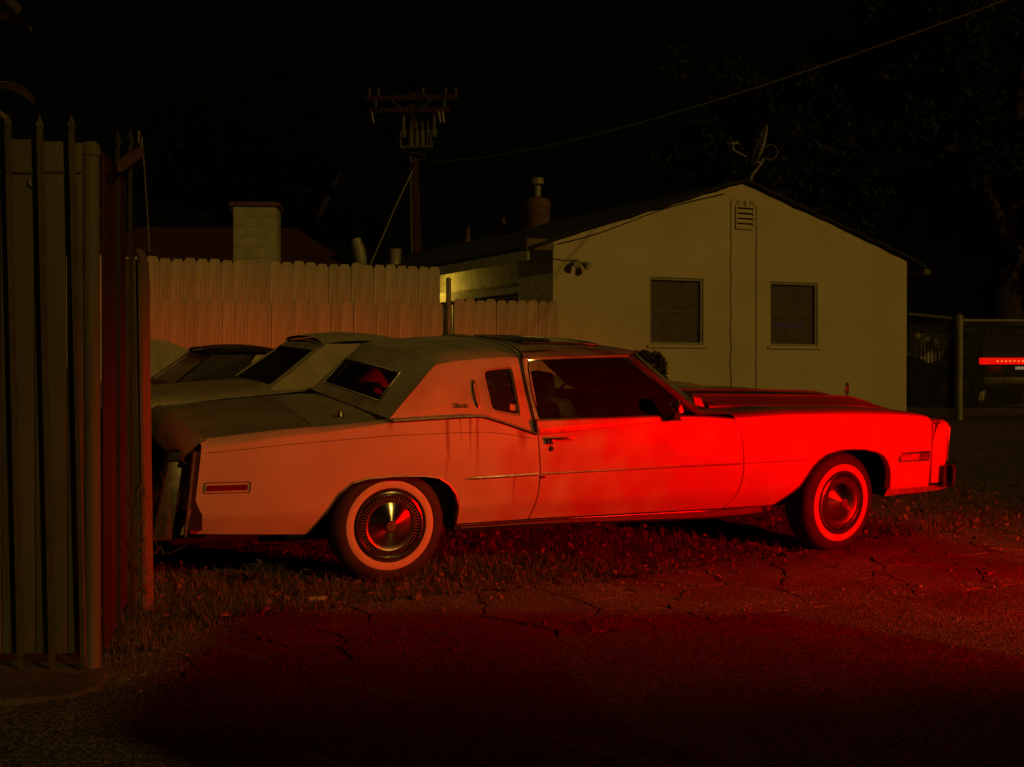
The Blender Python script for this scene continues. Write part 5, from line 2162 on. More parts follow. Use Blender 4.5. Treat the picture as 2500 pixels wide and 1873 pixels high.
mb.tube([(-0.06, -0.02, 0.03), (-0.25, -0.02, 0.035), (-0.42, -0.02, 0.05), (-fx_ - 0.01, -0.03, 0.055), (-fx_ - 0.03, 0.1, 0.04)], 0.012, 6)
mb.build('conduit', 'galv', fg)

# porch lamp on the side wall (lit)
lp = HO + HD * (-0.14) - HN * 4.3 + Vector((0, 0, 2.70))
pl_ = thing('porch_lamp', 'lit amber porch lamp on the side wall, half hidden by the tall planks', 'lamp', tuple(lp), (0, 0, HANG))
mb = MB()
mb.box(-0.04, 0.04, -0.04, 0.04, 0.105, 0.19)
mb.build('bracket', 'black_trim', pl_)
mb = MB()
mb.lathe([(0.0, -0.05), (0.025, -0.045), (0.04, -0.01), (0.035, 0.03), (0.0, 0.04)], seg=14)
mb.build('bulb', 'bulb_amber', pl_, smooth=60)
mb = MB()
mb.lathe([(0.0, 0.075), (0.06, 0.065), (0.09, 0.045)], seg=16)
mb.cyl((0, 0, 0.06), (0, 0, 0.11), 0.012, seg=6)
mb.build('hood', 'black_trim', pl_)
ld = bpy.data.lights.new('porch_light', 'POINT')
ld.energy = 13
ld.color = (1.0, 0.62, 0.06)
ld.shadow_soft_size = 0.05
lo = bpy.data.objects.new('porch_light', ld)
COL.objects.link(lo)
lo.parent = pl_
lo.location = (0, 0, -0.085)

# satellite dish on the ridge
ap = HO + HD * (HW / 2) + Vector((0, 0, HR + 0.06))
dish = thing('satellite_dish', 'grey satellite dish seen edge on at the gable peak', 'satellite dish', (ap.x + 0.10, ap.y + 0.05, ap.z - 0.02))
mb = MB()
mb.tube([(0.0, 0, -0.05), (0.04, 0, 0.08), (0.17, 0, 0.25), (0.21, 0, 0.33)], 0.022, 8)
mb.build('mast', 'galv', dish, smooth=50)
mb = MB()
rows = []
for i in range(7):
    q = i / 6
    rows.append([(0.07 * q * q, 0.24 * q * math.cos(2 * math.pi * k / 28), 0.33 * q * math.sin(2 * math.pi * k / 28)) for k in range(29)])
mb.grid(rows)
rows2 = [[(a - 0.012, b, c_) for (a, b, c_) in r] for r in rows]
mb.grid(rows2)
mb.grid([rows[-1], rows2[-1]])
ds_ = mb.build('bowl', 'galv', dish, smooth=50)
ds_.location = (0.205, 0, 0.50)
ds_.rotation_euler = (0, R(-163 + 180 + 180), R(4))
mb = MB()
mb.tube([(0.19, 0, 0.27), (0.10, -0.01, 0.27), (-0.20, -0.03, 0.42), (-0.25, -0.03, 0.45), (-0.255, -0.03, 0.53)], 0.014, 8)
mb.build('arm', 'galv', dish, smooth=50)
mb = MB()
mb.cyl((-0.275, -0.03, 0.54), (-0.17, -0.03, 0.55), 0.026, 0.022, 10)
mb.build('receiver', 'galv', dish, smooth=40)
mb = MB()
mb.tube([(0.23, 0, 0.34), (0.30, 0, 0.30), (0.38, 0, 0.33), (0.42, 0, 0.42), (0.38, 0, 0.51), (0.30, 0, 0.54), (0.25, 0, 0.50)], 0.007, 6)
mb.build('cable', 'pale_cable', dish, smooth=60)

# clipped bush at the foot of the gable


def leaf_mass(name, mt, pts, size, parent, seed=1, aspect=0.6, flat=False):
    r = random.Random(seed)
    V, F = [], []
    for p in pts:
        q = Euler((r.uniform(-1.2, 1.2), r.uniform(-1.2, 1.2), r.uniform(0, 6.3))).to_matrix()
        l = size * r.uniform(0.6, 1.2)
        wv = l * aspect
        c_ = Vector(p)
        b = len(V)
        for u, v, h in ((-l, 0, 0), (0, wv, l * .15), (l, 0, 0), (0, -wv, l * .15)):
            V.append(tuple(c_ + q @ Vector((u, v, h))))
        F += [(b, b + 1, b + 2), (b, b + 2, b + 3)]
    me = bpy.data.meshes.new(name)
    me.from_pydata(V, [], F)
    return link(name, me, mt, parent)


bp = Vector((1.52, 16.1, 0))
bush = thing('bush', 'small clipped dark bush between the white coupe and the house', 'bush', (bp.x, bp.y, gz(bp.x, bp.y)))
r = random.Random(9)
pts = []
for _ in range(5200):
    a, b, c_ = r.uniform(-1, 1), r.uniform(-1, 1), r.uniform(-1, 1)
    m_ = max(abs(a), abs(b), abs(c_))
    k = (a ** 6 + b ** 6 + c_ ** 6) ** (1 / 6)
    f_ = r.uniform(0.82, 1.02) / k
    pts.append((a * f_ * 0.42, b * f_ * 0.42, 0.55 + c_ * f_ * 0.53))
leaf_mass('foliage', 'leaf_bush', pts, 0.03, bush, 3)
mb = MB()
mb.tube([(0, 0, -0.02), (0.02, 0, 0.3), (0, 0.03, 0.7)], [0.03, 0.025, 0.015], 7)
mb.build('stem', 'bark', bush)

# ================================================================== neighbour house behind the fence
nb = thing('neighbour_house', 'dark red roofed house behind the tall planks with a pale block chimney', 'house', (-4.6, 23.5, 0), (0, 0, R(4)))
mb = MB()
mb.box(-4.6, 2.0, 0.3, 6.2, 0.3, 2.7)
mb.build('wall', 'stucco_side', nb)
mb = MB()
V = [(-5.0, -0.2, 2.7), (2.4, -0.2, 2.7), (2.4, 6.7, 2.7), (-5.0, 6.7, 2.7), (-2.9, 3.2, 4.25), (0.3, 3.2, 4.25)]
mb.add(V, [(0, 1, 5, 4), (1, 2, 5), (2, 3, 4, 5), (3, 0, 4), (3, 2, 1, 0)])
mb.build('roof', 'red_roof', nb)
ch = MB()
ch.box(-0.40, 0.36, -1.0, -0.34, 0.25, 3.24)
cho = ch.build('chimney', 'block_paint', nb)
zz = 3.245
r = random.Random(2)
for k in range(5):
    xs_ = [-0.40, 0.0 if k % 2 else -0.14, 0.36] if k % 2 else [-0.40, -0.20, 0.16, 0.36]
    for a, b in zip(xs_[:-1], xs_[1:]):
        mb = MB()
        mb.box(a + 0.001, b - 0.001, -1.0 + r.uniform(-.002, .002), -0.34, zz, zz + 0.181)
        mb.build('block', 'block_paint', cho, bevel=0.0025)
    zz += 0.184
mb = MB()
mb.box(-0.46, 0.40, -1.05, -0.29, zz, zz + 0.07)
mb.build('cap', 'rust_metal', cho, bevel=0.01)
for k, (x, y, h, nm) in enumerate(((1.75, 1.0, 0.62, 'vent_cowl'), (2.15, 1.4, 0.45, 'vent_stack'))):
    mb = MB()
    z = 2.95
    if k == 0:
        mb.cyl((x, y, z - 0.2), (x, y, z + 0.45), 0.11, seg=12)
        mb.tube([(x, y, z + 0.4), (x - 0.03, y, z + 0.6), (x - 0.1, y, z + 0.86)], [0.12, 0.13, 0.10], 12)
    else:
        mb.lathe([(0.20, z - 0.2), (0.16, z + 0.25), (0.11, z + 0.45), (0.13, z + 0.7), (0.0, z + 0.72)], (x + .25, y, 0), seg=14)
    mb.build(nm, 'galv', nb, smooth=40)

# ================================================================== utility pole and wires
PY = 35.0
up = thing('utility_pole', 'tall wooden utility pole with crossarms and a bank of grey transformers', 'utility pole', (-2.6, PY, 0.4), (0, 0, R(-4)))
mb = MB()
mb.tube([(0.02, 0, -0.4), (-0.06, 0, 4.2), (-0.15, 0, 8.52)], [0.19, 0.165, 0.125], 14)
mb.build('pole', 'pole_wood', up, smooth=50)
for z, a, b in ((8.33, -1.36, 1.14), (7.99, -1.28, 0.94)):
    mb = MB()
    mb.box(a, b, -0.26, -0.15, z - 0.065, z + 0.065)
    mb.build('crossarm', 'pole_wood', up)
for sg in (-1, 1):
    mb = MB()
    mb.cyl((-0.13 + sg * 0.55, -0.27, 8.25), (-0.13, -0.2, 7.85), 0.02, seg=6)
    mb.build('brace', 'pole_grey', up)
for x, z in ((-1.30, 8.40), (-1.05, 8.40), (0.18, 8.40), (0.80, 8.40), (1.08, 8.40), (-1.12, 8.06), (0.76, 8.06)):
    mb = MB()
    mb.lathe([(0.0, 0.20), (0.035, 0.19), (0.05, 0.13), (0.03, 0.11), (0.05, 0.06), (0.03, 0.03), (0.03, 0.0)], (x, -0.205, z), seg=10)
    mb.build('insulator', 'porcelain', up, smooth=40)
for x in (-1.22, 0.62, 0.72):
    mb = MB()
    mb.cyl((x, -0.26, 7.92), (x + 0.05, -0.30, 7.62), 0.045, 0.04, 8)
    mb.build('fuse_cutout', 'porcelain', up)
for k in range(4):
    x = -0.13 + 0.155 * k
    mb = MB()
    mb.lathe([(0.0, 6.98), (0.072, 6.98), (0.072, 7.38), (0.05, 7.42), (0.028, 7.44), (0.024, 7.64), (0.0, 7.66)], (x, -0.34, 0), seg=12)
    mb.build('transformer', 'pole_grey', up, smooth=40)
for x in (-0.34, 0.50):
    mb = MB()
    mb.lathe([(0.0, 7.22), (0.085, 7.22), (0.085, 7.42), (0.05, 7.45), (0.05, 7.78), (0.028, 7.83), (0.0, 7.83)], (x, -0.34, 0), seg=12)
    mb.build('arrester', 'pole_grey', up, smooth=40)
mb = MB()
for y in (-0.46, -0.22):
    mb.box(-0.42, 0.44, y - 0.02, y + 0.02, 6.92, 6.975)
mb.box(-0.42, -0.38, -0.46, -0.10, 6.93, 7.35)
mb.box(0.40, 0.44, -0.46, -0.10, 6.93, 7.35)
mb.build('cradle', 'pole_grey', up)
mb = MB()
mb.tube([(-0.33, -0.2, 6.85), (0.3, -0.6, 6.70)], 0.03, 6)
mb.build('spreader', 'pole_grey', up)
mb = MB()
mb.tube([(-0.18, -0.15, 6.9), (-0.16, -0.17, 5.0), (-0.10, -0.18, 2.6)], 0.035, 7)
mb.build('riser_pipe', 'pole_grey', up, smooth=60)
for k, (a, b, c_) in enumerate((((-0.34, -0.34, 7.82), (-0.9, -0.5, 8.2), (-1.2, -0.28, 7.7)), ((0.5, -0.34, 7.82), (0.45, -0.5, 7.95), (0.66, -0.3, 7.65)), ((0.0, -0.34, 7.65), (0.2, -0.45, 8.1), (0.2, -0.2, 8.55)))):
    mb = MB()
    mb.tube([a, b, c_], 0.012, 5)
    mb.build('jumper', 'cable', up)
gw = MB()
gw.tube([(-2.66, PY - .2, 6.86), (-3.05, PY - 1.0, 5.8), (-3.44, PY - 2, 4.55), (-3.9, PY - 3, 3.2)], 0.016, 5)
tag(gw.build('guy_wire', 'pale_cable'), 'guy wire slanting down left from the utility pole', 'wire')
A, B = Vector((-2.6, PY - 0.2, 6.95)), Vector((6.0, 8.0, 4.68))
pts = []
for i in range(41):
    t = i / 40
    p = A.lerp(B, t)
    p.z -= 1.15 * 4 * t * (1 - t) * 0.45
    pts.append(p)
mb = MB()
mb.tube(pts, [lerp(0.020, 0.009, i / 40) for i in range(41)], 5)
pw = tag(mb.build('power_line', 'pale_cable'), 'power line running from the utility pole to the upper right', 'wire')
mb = MB()
mb.cyl(pts[6], pts[7], 0.035, 0.02, 8)
mb.build('splice', 'pale_cable', pw)


# ================================================================== trees
def tree(name, label, loc, trunk, limbs, clumps, nleaf, lsize, seed, leafm='leaf_dark', group=None):
    root = thing(name, label, 'tree', loc, (0, 0, 0), group)
    mb = MB()
    for path, rad in [trunk] + limbs:
        mb.tube(path, rad, 9)
    mb.build('trunk', 'bark', root, smooth=60)
    r = random.Random(seed)
    P = []
    tot = sum(c_[3] ** 2 for c_ in clumps)
    for (x, y, z, rad) in clumps:
        k = int(nleaf * rad ** 2 / tot)
        subs = [(x + r.gauss(0, rad * .5), y + r.gauss(0, rad * .5), z + r.gauss(0, rad * .4), rad * r.uniform(0.18, 0.42)) for _ in range(12)]
        for _ in range(k):
            sx_, sy_, sz_, sr_ = r.choice(subs)
            v = Vector((r.gauss(0, 1), r.gauss(0, 1), r.gauss(0, 0.8)))
            v = v.normalized() * sr_ * r.uniform(0.4, 1.05)
            P.append((sx_ + v.x, sy_ + v.y, sz_ + v.z))
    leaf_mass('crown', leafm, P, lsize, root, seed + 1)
    return root


r = random.Random(12)
cl = []
for _ in range(46):
    x = r.uniform(-6.6, 5.0)
    top = np.interp(x, [-6.6, -5, -3, 0, 5], [7.0, 9.5, 11, 12, 12])
    bot = np.interp(x, [-6.6, -5, -3, 0, 5], [5.2, 3.4, 2.8, 3.2, 3.6])
    cl.append((x, r.uniform(-2.5, 3), r.uniform(bot, top), r.uniform(0.9, 1.7)))
tree('large_tree', 'huge dark leafy tree behind the right side of the house', (11.9, 30.5, 0.4),
     ([(0.1, 0, -0.3), (0.05, 0, 1.0), (-0.1, 0, 2.4), (0.1, 0, 4.0), (0.3, 0, 6.0)], [0.62, 0.5, 0.42, 0.34, 0.22]),
     [([(0.1, 0, 3.6), (-0.5, 0, 5.0), (-1.6, 0.3, 6.6), (-3.0, .5, 8.2)], [0.26, 0.2, 0.14, 0.07]), ([(0.1, 0, 4.2), (0.35, -.2, 5.4), (0.1, -.3, 7.0), (0.5, 0, 9.0)], [0.24, 0.2, 0.15, 0.08]),
      ([(0.2, 0, 4.6), (1.8, 0.2, 6.0), (3.4, .2, 7.6)], [0.2, 0.14, 0.06])],
     cl, 46000, 0.11, 21)
r = random.Random(14)
cl = [(r.uniform(-3.4, 3.4), r.uniform(-1.5, 1.5), r.uniform(4.2, 8.8), r.uniform(0.9, 1.5)) for _ in range(18)]
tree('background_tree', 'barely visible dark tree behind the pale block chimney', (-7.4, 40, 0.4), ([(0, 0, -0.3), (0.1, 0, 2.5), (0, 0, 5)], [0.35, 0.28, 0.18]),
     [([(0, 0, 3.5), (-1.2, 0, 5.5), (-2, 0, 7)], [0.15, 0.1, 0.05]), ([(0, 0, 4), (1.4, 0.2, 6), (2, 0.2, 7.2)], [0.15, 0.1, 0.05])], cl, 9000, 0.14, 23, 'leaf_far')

# palm trunk with cut frond stubs, at the left edge
palm = thing('palm_tree', 'palm trunk with cut frond stubs rising behind the spiked gate', 'palm', (-3.40, 7.6, gz(-3.40, 7.6)))
mb = MB()
mb.tube([(0, 0, -0.1), (0.01, 0, 2.0), (0.0, 0, 4.2), (0, 0, 6.2)], [0.24, 0.2, 0.2, 0.22], 14)
mb.build('trunk', 'palm_boot', palm, smooth=50)
r = random.Random(4)
for k in range(58):
    a = k * 2.4
    z = 1.6 + 4.2 * k / 57
    mb = MB()
    rows = []
    L = r.uniform(0.26, 0.40)
    for i in range(6):
        t = i / 5
        wv = lerp(0.10, 0.045, t) * (1 if i < 5 else 0.85)
        d = 0.16 + L * (t ** 1.2)
        zz = z + 0.30 * t - 0.24 * t * t * t
        x, y = math.cos(a) * d, math.sin(a) * d
        rows.append([(x - math.sin(a) * wv, y + math.cos(a) * wv, zz), (x, y, zz + 0.03 * (1 - t)), (x + math.sin(a) * wv, y - math.cos(a) * wv, zz), (x, y, zz - 0.035), (x - math.sin(a) * wv, y + math.cos(a) * wv, zz)])
    mb.grid(rows)
    mb.add(rows[-1][:4], [(0, 1, 2, 3)])
    mb.build('frond_stub', 'palm_boot', palm, smooth=40)
for k in range(14):
    a = k * 2.4 + 1
    mb = MB()
    rows = []
    for i in range(10):
        t = i / 9
        d = 0.1 + 2.0 * t
        zz = 6.15 + 1.2 * t - 1.5 * t * t
        wv = 0.22 * math.sin(math.pi * min(1, 0.08 + t))
        x, y = math.cos(a) * d, math.sin(a) * d
        rows.append([(x - math.sin(a) * wv, y + math.cos(a) * wv, zz - 0.6 * wv), (x, y, zz), (x + math.sin(a) * wv, y - math.cos(a) * wv, zz - 0.6 * wv)])
    mb.grid(rows)
    mb.build('frond', 'leaf_dark', palm, smooth=40)

# ================================================================== spiked gate at the left
gate = thing('spiked_gate', 'brown metal gate with spear-topped bars over solid panels at the left edge', 'gate', (-2.05, 5.35, 0))
for k, (a, b, dz) in enumerate(((-1.10, -0.79, 0.03), (-0.785, -0.475, 0.02), (-0.47, -0.125, 0.015), (-0.12, 0.02, 0.01), (0.025, 0.155, 0.0), (0.16, 0.225, -0.005))):
    mb = MB()
    mb.box(a, b, 0.040 + 0.003 * (k % 2), 0.055 + 0.003 * (k % 2), 0.03, 2.205 + dz)
    mb.build('panel', 'gate_panel', gate, bevel=0.003)
mb = MB()
mb.box(-1.1, 0.225, 0.034, 0.0395, 2.07, 2.082)
mb.build('seam', 'gate_bar', gate)
for k in range(9):
    x = -0.03 - 0.134 * (k - 2) + (0.0 if k else 0)
    mb = MB()
    w_ = 0.0095
    tl = -0.045
    z0, z1 = -0.02, 2.24
    mb.hexa([(x - w_, 0.0, z0), (x + w_, 0.0, z0), (x + w_, 0.025, z0), (x - w_, 0.025, z0), (x + tl - w_, 0.0, z1), (x + tl + w_, 0.0, z1), (x + tl + w_, 0.025, z1), (x + tl - w_, 0.025, z1)])
    bar = mb.build('bar', 'gate_bar', gate)
    mb = MB()
    mb.lathe([(0.0, 0.075), (0.009, 0.05), (0.018, 0.024), (0.011, 0.010), (0.013, 0.0)], (x + tl, 0.0125, z1), seg=6)
    mb.build('spear_tip', 'gate_bar', bar)
for z in (0.30, 1.85):
    mb = MB()
    mb.box(-1.1, 0.20, 0.060, 0.085, z - 0.02, z + 0.02)
    mb.build('crossbar', 'gate_bar', gate)
mb = MB()
mb.box(-0.05, 0.02, 0.045, 0.059, 2.0, 2.05)
mb.lathe([(0.0, 0.02), (0.022, 0.02), (0.028, 0.0)], (0.03, 0.03, 2.035), 'Y', 12)
mb.build('latch', 'galv', gate)

mb = MB()
mb.cyl((0, 0, -0.05), (0, 0, 2.16), 0.0375, seg=20, caps=False)
mb.lathe([(0.0, 2.215), (0.025, 2.212), (0.038, 2.198), (0.0425, 2.18), (0.0425, 2.155), (0.0375, 2.15)], seg=20)
gp2 = mb.build('pipe_post', 'gate_panel', None, smooth=40)
gp2.location = (-1.806, 5.45, 0)
tag(gp2, 'round capped steel post at the right end of the spiked gate', 'post')

ret = thing('return_fence', 'panel fence, coloured dark red for the light on it, running back from the round gate post', 'fence', (-1.765, 5.50, 0))
dv = Vector((-0.185, 1.0, 0))
rang = math.atan2(dv.y, dv.x)
ret.rotation_euler = (0, 0, rang)
for k in range(3):
    mb = MB()
    mb.box(0.0 + 0.27 * k, 0.265 + 0.27 * k, 0.0, 0.012, 0.02 - 0.03 * 0 + 0.03 * k, 2.18 - 0.02 * (k % 2))
    mb.build('panel', 'gate_red_shade', ret, bevel=0.002)
for k in range(2):
    mb = MB()
    x = 0.13 + 0.50 * k
    h = 2.22 + 0.10 * k
    mb.box(x, x + 0.018, -0.050, -0.032, 0.02, h)
    b_ = mb.build('bar', 'return_bar', ret)
    mb = MB()
    mb.lathe([(0.0, 0.085), (0.010, 0.05), (0.020, 0.024), (0.012, 0.010), (0.014, 0.0)], (x + 0.009, -0.041, h), seg=6)
    mb.build('spear_tip', 'return_bar', b_)
for z in (0.3, 1.9):
    mb = MB()
    mb.box(0, 1.08, 0.013, 0.038, z, z + 0.035)
    mb.build('crossbar', 'return_bar', ret)
mb = MB()
mb.hexa([(0.02, -0.075, 2.10), (0.95, -0.075, 2.325), (0.95, -0.052, 2.325), (0.02, -0.052, 2.10), (0.02, -0.075, 2.145), (0.95, -0.075, 2.375), (0.95, -0.052, 2.375), (0.02, -0.052, 2.145)])
arm = mb.build('wire_arm', 'rust_metal', ret)
mb = MB()
mb.tube([(0.80, -0.063, 2.36), (0.80, -0.063, 2.42), (0.945, -0.063, 2.42), (0.945, -0.063, 2.36)], 0.004, 6)
mb.build('hook', 'galv', arm)
hwr = MB()
hwr.tube([(-1.865, 6.43, 2.35), (-1.857, 6.47, 2.05), (-1.853, 6.50, 1.84)], 0.003, 5)
tag(hwr.build('hanging_wire', 'pale_cable'), 'thin wire hanging from the slanted arm to the wooden post', 'wire')

wp = thing('wooden_post', 'weathered wooden post with a pale plank nailed to its side, behind the panel of the return fence', 'post', (-1.953, 6.60, 0))
mb = MB()
mb.box(-0.055, 0.030, 0.0, 0.09, -0.1, 1.815)
mb.build('post', 'raw_wood', wp, bevel=0.004)
mb = MB()
mb.hexa([(0.034, -0.005, -0.06), (0.050, -0.003, -0.06), (0.050, 0.135, -0.06), (0.034, 0.135, -0.06), (0.016, -0.02, 1.80), (0.034, -0.018, 1.80), (0.034, 0.12, 1.80), (0.016, 0.12, 1.80)])
pk = mb.build('plank', 'cut_wood', wp)
mb = MB()
mb.hexa([(0.016, -0.018, 1.80), (0.034, -0.016, 1.80), (0.034, 0.12, 1.80), (0.016, 0.12, 1.80), (0.0, 0.0, 1.865), (0.016, 0.0, 1.865), (0.016, 0.09, 1.865), (0.0, 0.09, 1.865)])
mb.build('plank_end', 'cut_wood', pk)
sfence = thing('side_fence', 'weathered plank fence running straight back from the wooden post, seen edge on', 'fence', (-1.935, 6.76, 0), (0, 0, math.atan2(1.0, -0.2835)))
me = picket_mesh('plank', 0.1405, 2.0, 0.016, 0.03)
r = random.Random(77)
for k in range(46):
    o = link('plank', me, 'raw_wood', sfence)
    x = 0.07 + 0.1425 * k
    wp_ = sfence.location + Vector((-0.2727, 0.9621, 0)) * x
    o.location = (x, 0, gz(wp_.x, wp_.y) + 1.74 - 2.0 + r.uniform(-0.012, 0.012))
for z in (0.5, 1.5):
    mb = MB()
    mb.hexa([(0, 0.018, z), (6.5, 0.018, z + 0.33), (6.5, 0.055, z + 0.33), (0, 0.055, z), (0, 0.018, z + 0.08), (6.5, 0.018, z + 0.41), (6.5, 0.055, z + 0.41), (0, 0.055, z + 0.08)])
    mb.build('rail', 'raw_wood', sfence)
# straggly dry vine round the post foot
r = random.Random(6)
vine = thing('dry_vine', 'thin dry vine tangled around the foot of the wooden post', 'vine', (-1.87, 6.55, 0))
for k in range(46):
    mb = MB()
    x, y, z = r.uniform(-0.10, 0.09), r.uniform(-0.07, 0.05), r.uniform(-0.05, 0.95) * (0.4 if k % 3 else 1)
    p = [(x, y, z)]
    for _ in range(5):
        x += r.gauss(0, 0.03)
        y += r.gauss(0, 0.02) - 0.003
        z += r.uniform(-0.05, 0.07)
        p.append((x, y, max(z, -0.05)))
    mb.tube(p, 0.0017, 4)
    mb.build('stem', 'raw_wood', vine)

# concrete footing under the gate
mb = MB()
bm_pts = [(-3.4, 4.92), (-2.3, 4.86), (-1.95, 4.90), (-1.74, 5.02), (-1.68, 5.17), (-1.72, 5.40), (-1.80, 5.62), (-3.4, 5.7)]
mb.add([(x, y, gz(x, y) + 0.03 + 0.010 * math.sin(9 * x)) for x, y in bm_pts] + [(x + 0.02 * math.sin(7 * y), y - 0.02, gz(x, y) - 0.05) for x, y in bm_pts],
       [tuple(range(8))] + [(i, (i + 1) % 8, 8 + (i + 1) % 8, 8 + i) for i in range(8)])
tag(mb.build('footing', 'concrete', bevel=0.012), 'rough concrete footing slab under the spiked gate', 'footing')
r = random.Random(8)
pts2 = [(r.uniform(-3.0, -1.9), 4.86 + r.gauss(0, 0.03), 4) for _ in range(26)] + [(r.gauss(-1.78, 0.07), r.uniform(5.5, 6.4), 4) for _ in range(60)]
blades('footing_grass', 'grass', pts2, 0.03, 0.11, 0.003, 1.0, 'grass tufts along the gate footing', 'grass', 9)

# small litter
mb = MB()
mb.box(-0.05, 0.05, -0.015, 0.015, 0, 0.018)
p = W(-0.50, -0.30)
lt = mb.build('litter', 'paper', None, bevel=0.004)
lt.location = (p[0], p[1], p[2] + 0.005)
lt.rotation_euler = (0.1, 0, 0.3)
tag(lt, 'small pale scrap of litter on the grass left of the rear tyre', 'litter')
mb = MB()
mb.lathe([(0.0, 0.03), (0.022, 0.026), (0.034, 0.008), (0.028, -0.01)], seg=9)
p = W(0.02, -0.43)
st_ = mb.build('stone', 'dirt', None, smooth=20)
st_.location = (p[0], p[1], p[2] + 0.01)
tag(st_, 'small rounded stone on the grass below the rear tyre', 'stone')

# ================================================================== far right: chain link, street, slat fence, cars
cf = thing('chain_link_fence', 'chain link fence with a thick end post right of the house', 'fence', (7.39, 21.0, 0.46))
CD = Vector((0.62, -0.10, 0))
mb = MB()
mb.cyl((0, 0, -0.1), (0, 0, 1.68), 0.065, seg=14)
mb.lathe([(0.0, 1.74), (0.03, 1.73), (0.068, 1.69), (0.068, 1.67)], seg=14)
mb.build('post', 'galv', cf, smooth=40)
mb = MB()
mb.tube([(-0.72, 0.35, 1.74), (0, 0, 1.64)], 0.028, 8)
mb.tube([(0, 0, 1.62), (3.6, 0.3, 1.62)], 0.028, 8)
mb.build('top_rail', 'galv', cf, smooth=60)
mb = MB()
mb.lathe([(0.072, 1.06), (0.072, 1.10)], seg=14)
mb.lathe([(0.072, 1.55), (0.072, 1.59)], seg=14)
mb.build('band', 'galv', cf, smooth=60)
for P_, Q_, nm in (((-0.72, 0.35, 0), (0, 0, 0), 1), ((0, 0, 0), (3.6, 0.3, 0), 2)):
    a, b = Vector(P_), Vector(Q_)
    L = (b - a).length
    mb = MB()
    pitch = 0.062
    nw = int(L / pitch)
    nh = int(1.58 / pitch)
    V, F = [], []
    for i in range(nw):
        for sgn in (0, 1):
            prev = None
            for j in range(nh + 1):
                xo = pitch * (i + ((j + sgn) % 2) * 1.0)
                if xo > L:
                    continue
                p = a.lerp(b, xo / L) + Vector((0, 0, 0.04 + j * pitch))
                if prev is not None:
                    k = len(V)
                    w_ = Vector((0.0022, 0, 0))
                    V += [tuple(prev - w_), tuple(prev + w_), tuple(p + w_), tuple(p - w_)]
                    V += [tuple(prev + Vector((0, -.003, 0)) - w_), tuple(p + Vector((0, -.003, 0)) - w_)]
                    F += [(k, k + 1, k + 2, k + 3), (k, k + 3, k + 5, k + 4)]
                prev = p
    me = bpy.data.meshes.new('wire_mesh')
    me.from_pydata(V, [], F)
    tag(link('wire_mesh', me, 'galv', cf), kind='stuff')

sf = thing('slat_fence', 'pale vertical slat fence across the far street', 'fence', (8.6, 33.5, 0.5), (0, 0, R(3)))
me = MB()
me.box(-0.03, 0.03, -0.01, 0.01, 0, 1.55)
slat_me = me.mesh('slat')
mat('slat_paint', (0.62, 0.60, 0.5), 0.8, var=0.3, scale=4, rand=0.3)
for k in range(62):
    o = link('slat', slat_me, 'slat_paint', sf)
    o.location = (-1.0 + 0.098 * k, 0, 0)
mb = MB()
mb.box(-1.1, 5.2, 0.012, 0.05, 1.52, 1.74)
mb.build('cap_rail', 'slat_paint', sf)
mb = MB()
mb.box(-1.1, 5.2, 0.012, 0.05, 0.15, 0.25)
mb.build('rail', 'slat_paint', sf)
for x in (-1.1, 0.75, 2.0, 3.4, 5.0):
    mb = MB()
    mb.box(x, x + 0.14, -0.06, 0.011, 0, 1.78)
    mb.build('post', 'slat_paint', sf)

simple_car('grey_sedan', 'dark grey sedan parked across the far street behind the chain link fence', dict(
    w=1.8, st=[-0.9, -0.8, -0.4, 0.3, 1.0, 2.0, 2.8, 3.3, 3.6, 3.7],
    ztop=[(-0.9, 0.72), (-0.8, 0.92), (0.0, 0.98), (2.2, 0.96), (3.3, 0.84), (3.7, 0.62)], bot=[(-0.9, 0.35), (-0.6, 0.2), (3.4, 0.2), (3.7, 0.3)],
    gh=(-0.3, 0.35, 1.5, 2.35, 0.97, 1.38, 0.18), wheels=(0.0, 2.75), wr=0.34, spokes=12, belt=0.62), (7.05, 28.6, 0.5), (0, 0, R(2)), 'silver_paint', 'silver_paint', 'rear_glass')

suv = simple_car('dark_suv', 'dark tall car with a lit red light bar at the far right edge', dict(
    w=1.95, st=[-0.2, -0.1, 0.4, 1.2, 2.2, 3.2, 3.9, 4.3, 4.45],
    ztop=[(-0.2, 0.98), (0.0, 1.06), (3.0, 1.05), (4.3, 0.95), (4.45, 0.8)], bot=[(-0.2, 0.4), (0.1, 0.28), (4.2, 0.28), (4.45, 0.4)],
    gh=(-0.1, 0.15, 2.3, 3.1, 1.06, 1.66, 0.14), wheels=(0.75, 3.55), wr=0.37, spokes=10), (11.6, 26.2, 0.5), (0, 0, R(86)), 'black_paint', 'black_paint', 'rear_glass')
mb = MB()
mb.box(-0.26, -0.20, -0.03, 1.98, 0.885, 1.02)
lb = mb.build('light_bar', 'red_led', suv, bevel=0.02)
for k in range(16):
    mb = MB()
    y = 0.35 + 0.085 * k
    mb.lathe([(0.0, -0.268), (0.013, -0.266), (0.02, -0.258)], (0, y, 0.952), 'X', 8)
    mb.build('diode', 'marker_lit', lb)
mb = MB()
mb.box(-0.235, -0.205, 0.70, 1.25, 0.78, 0.84)
mb.build('plate_lamp', 'plate_lamp', suv)

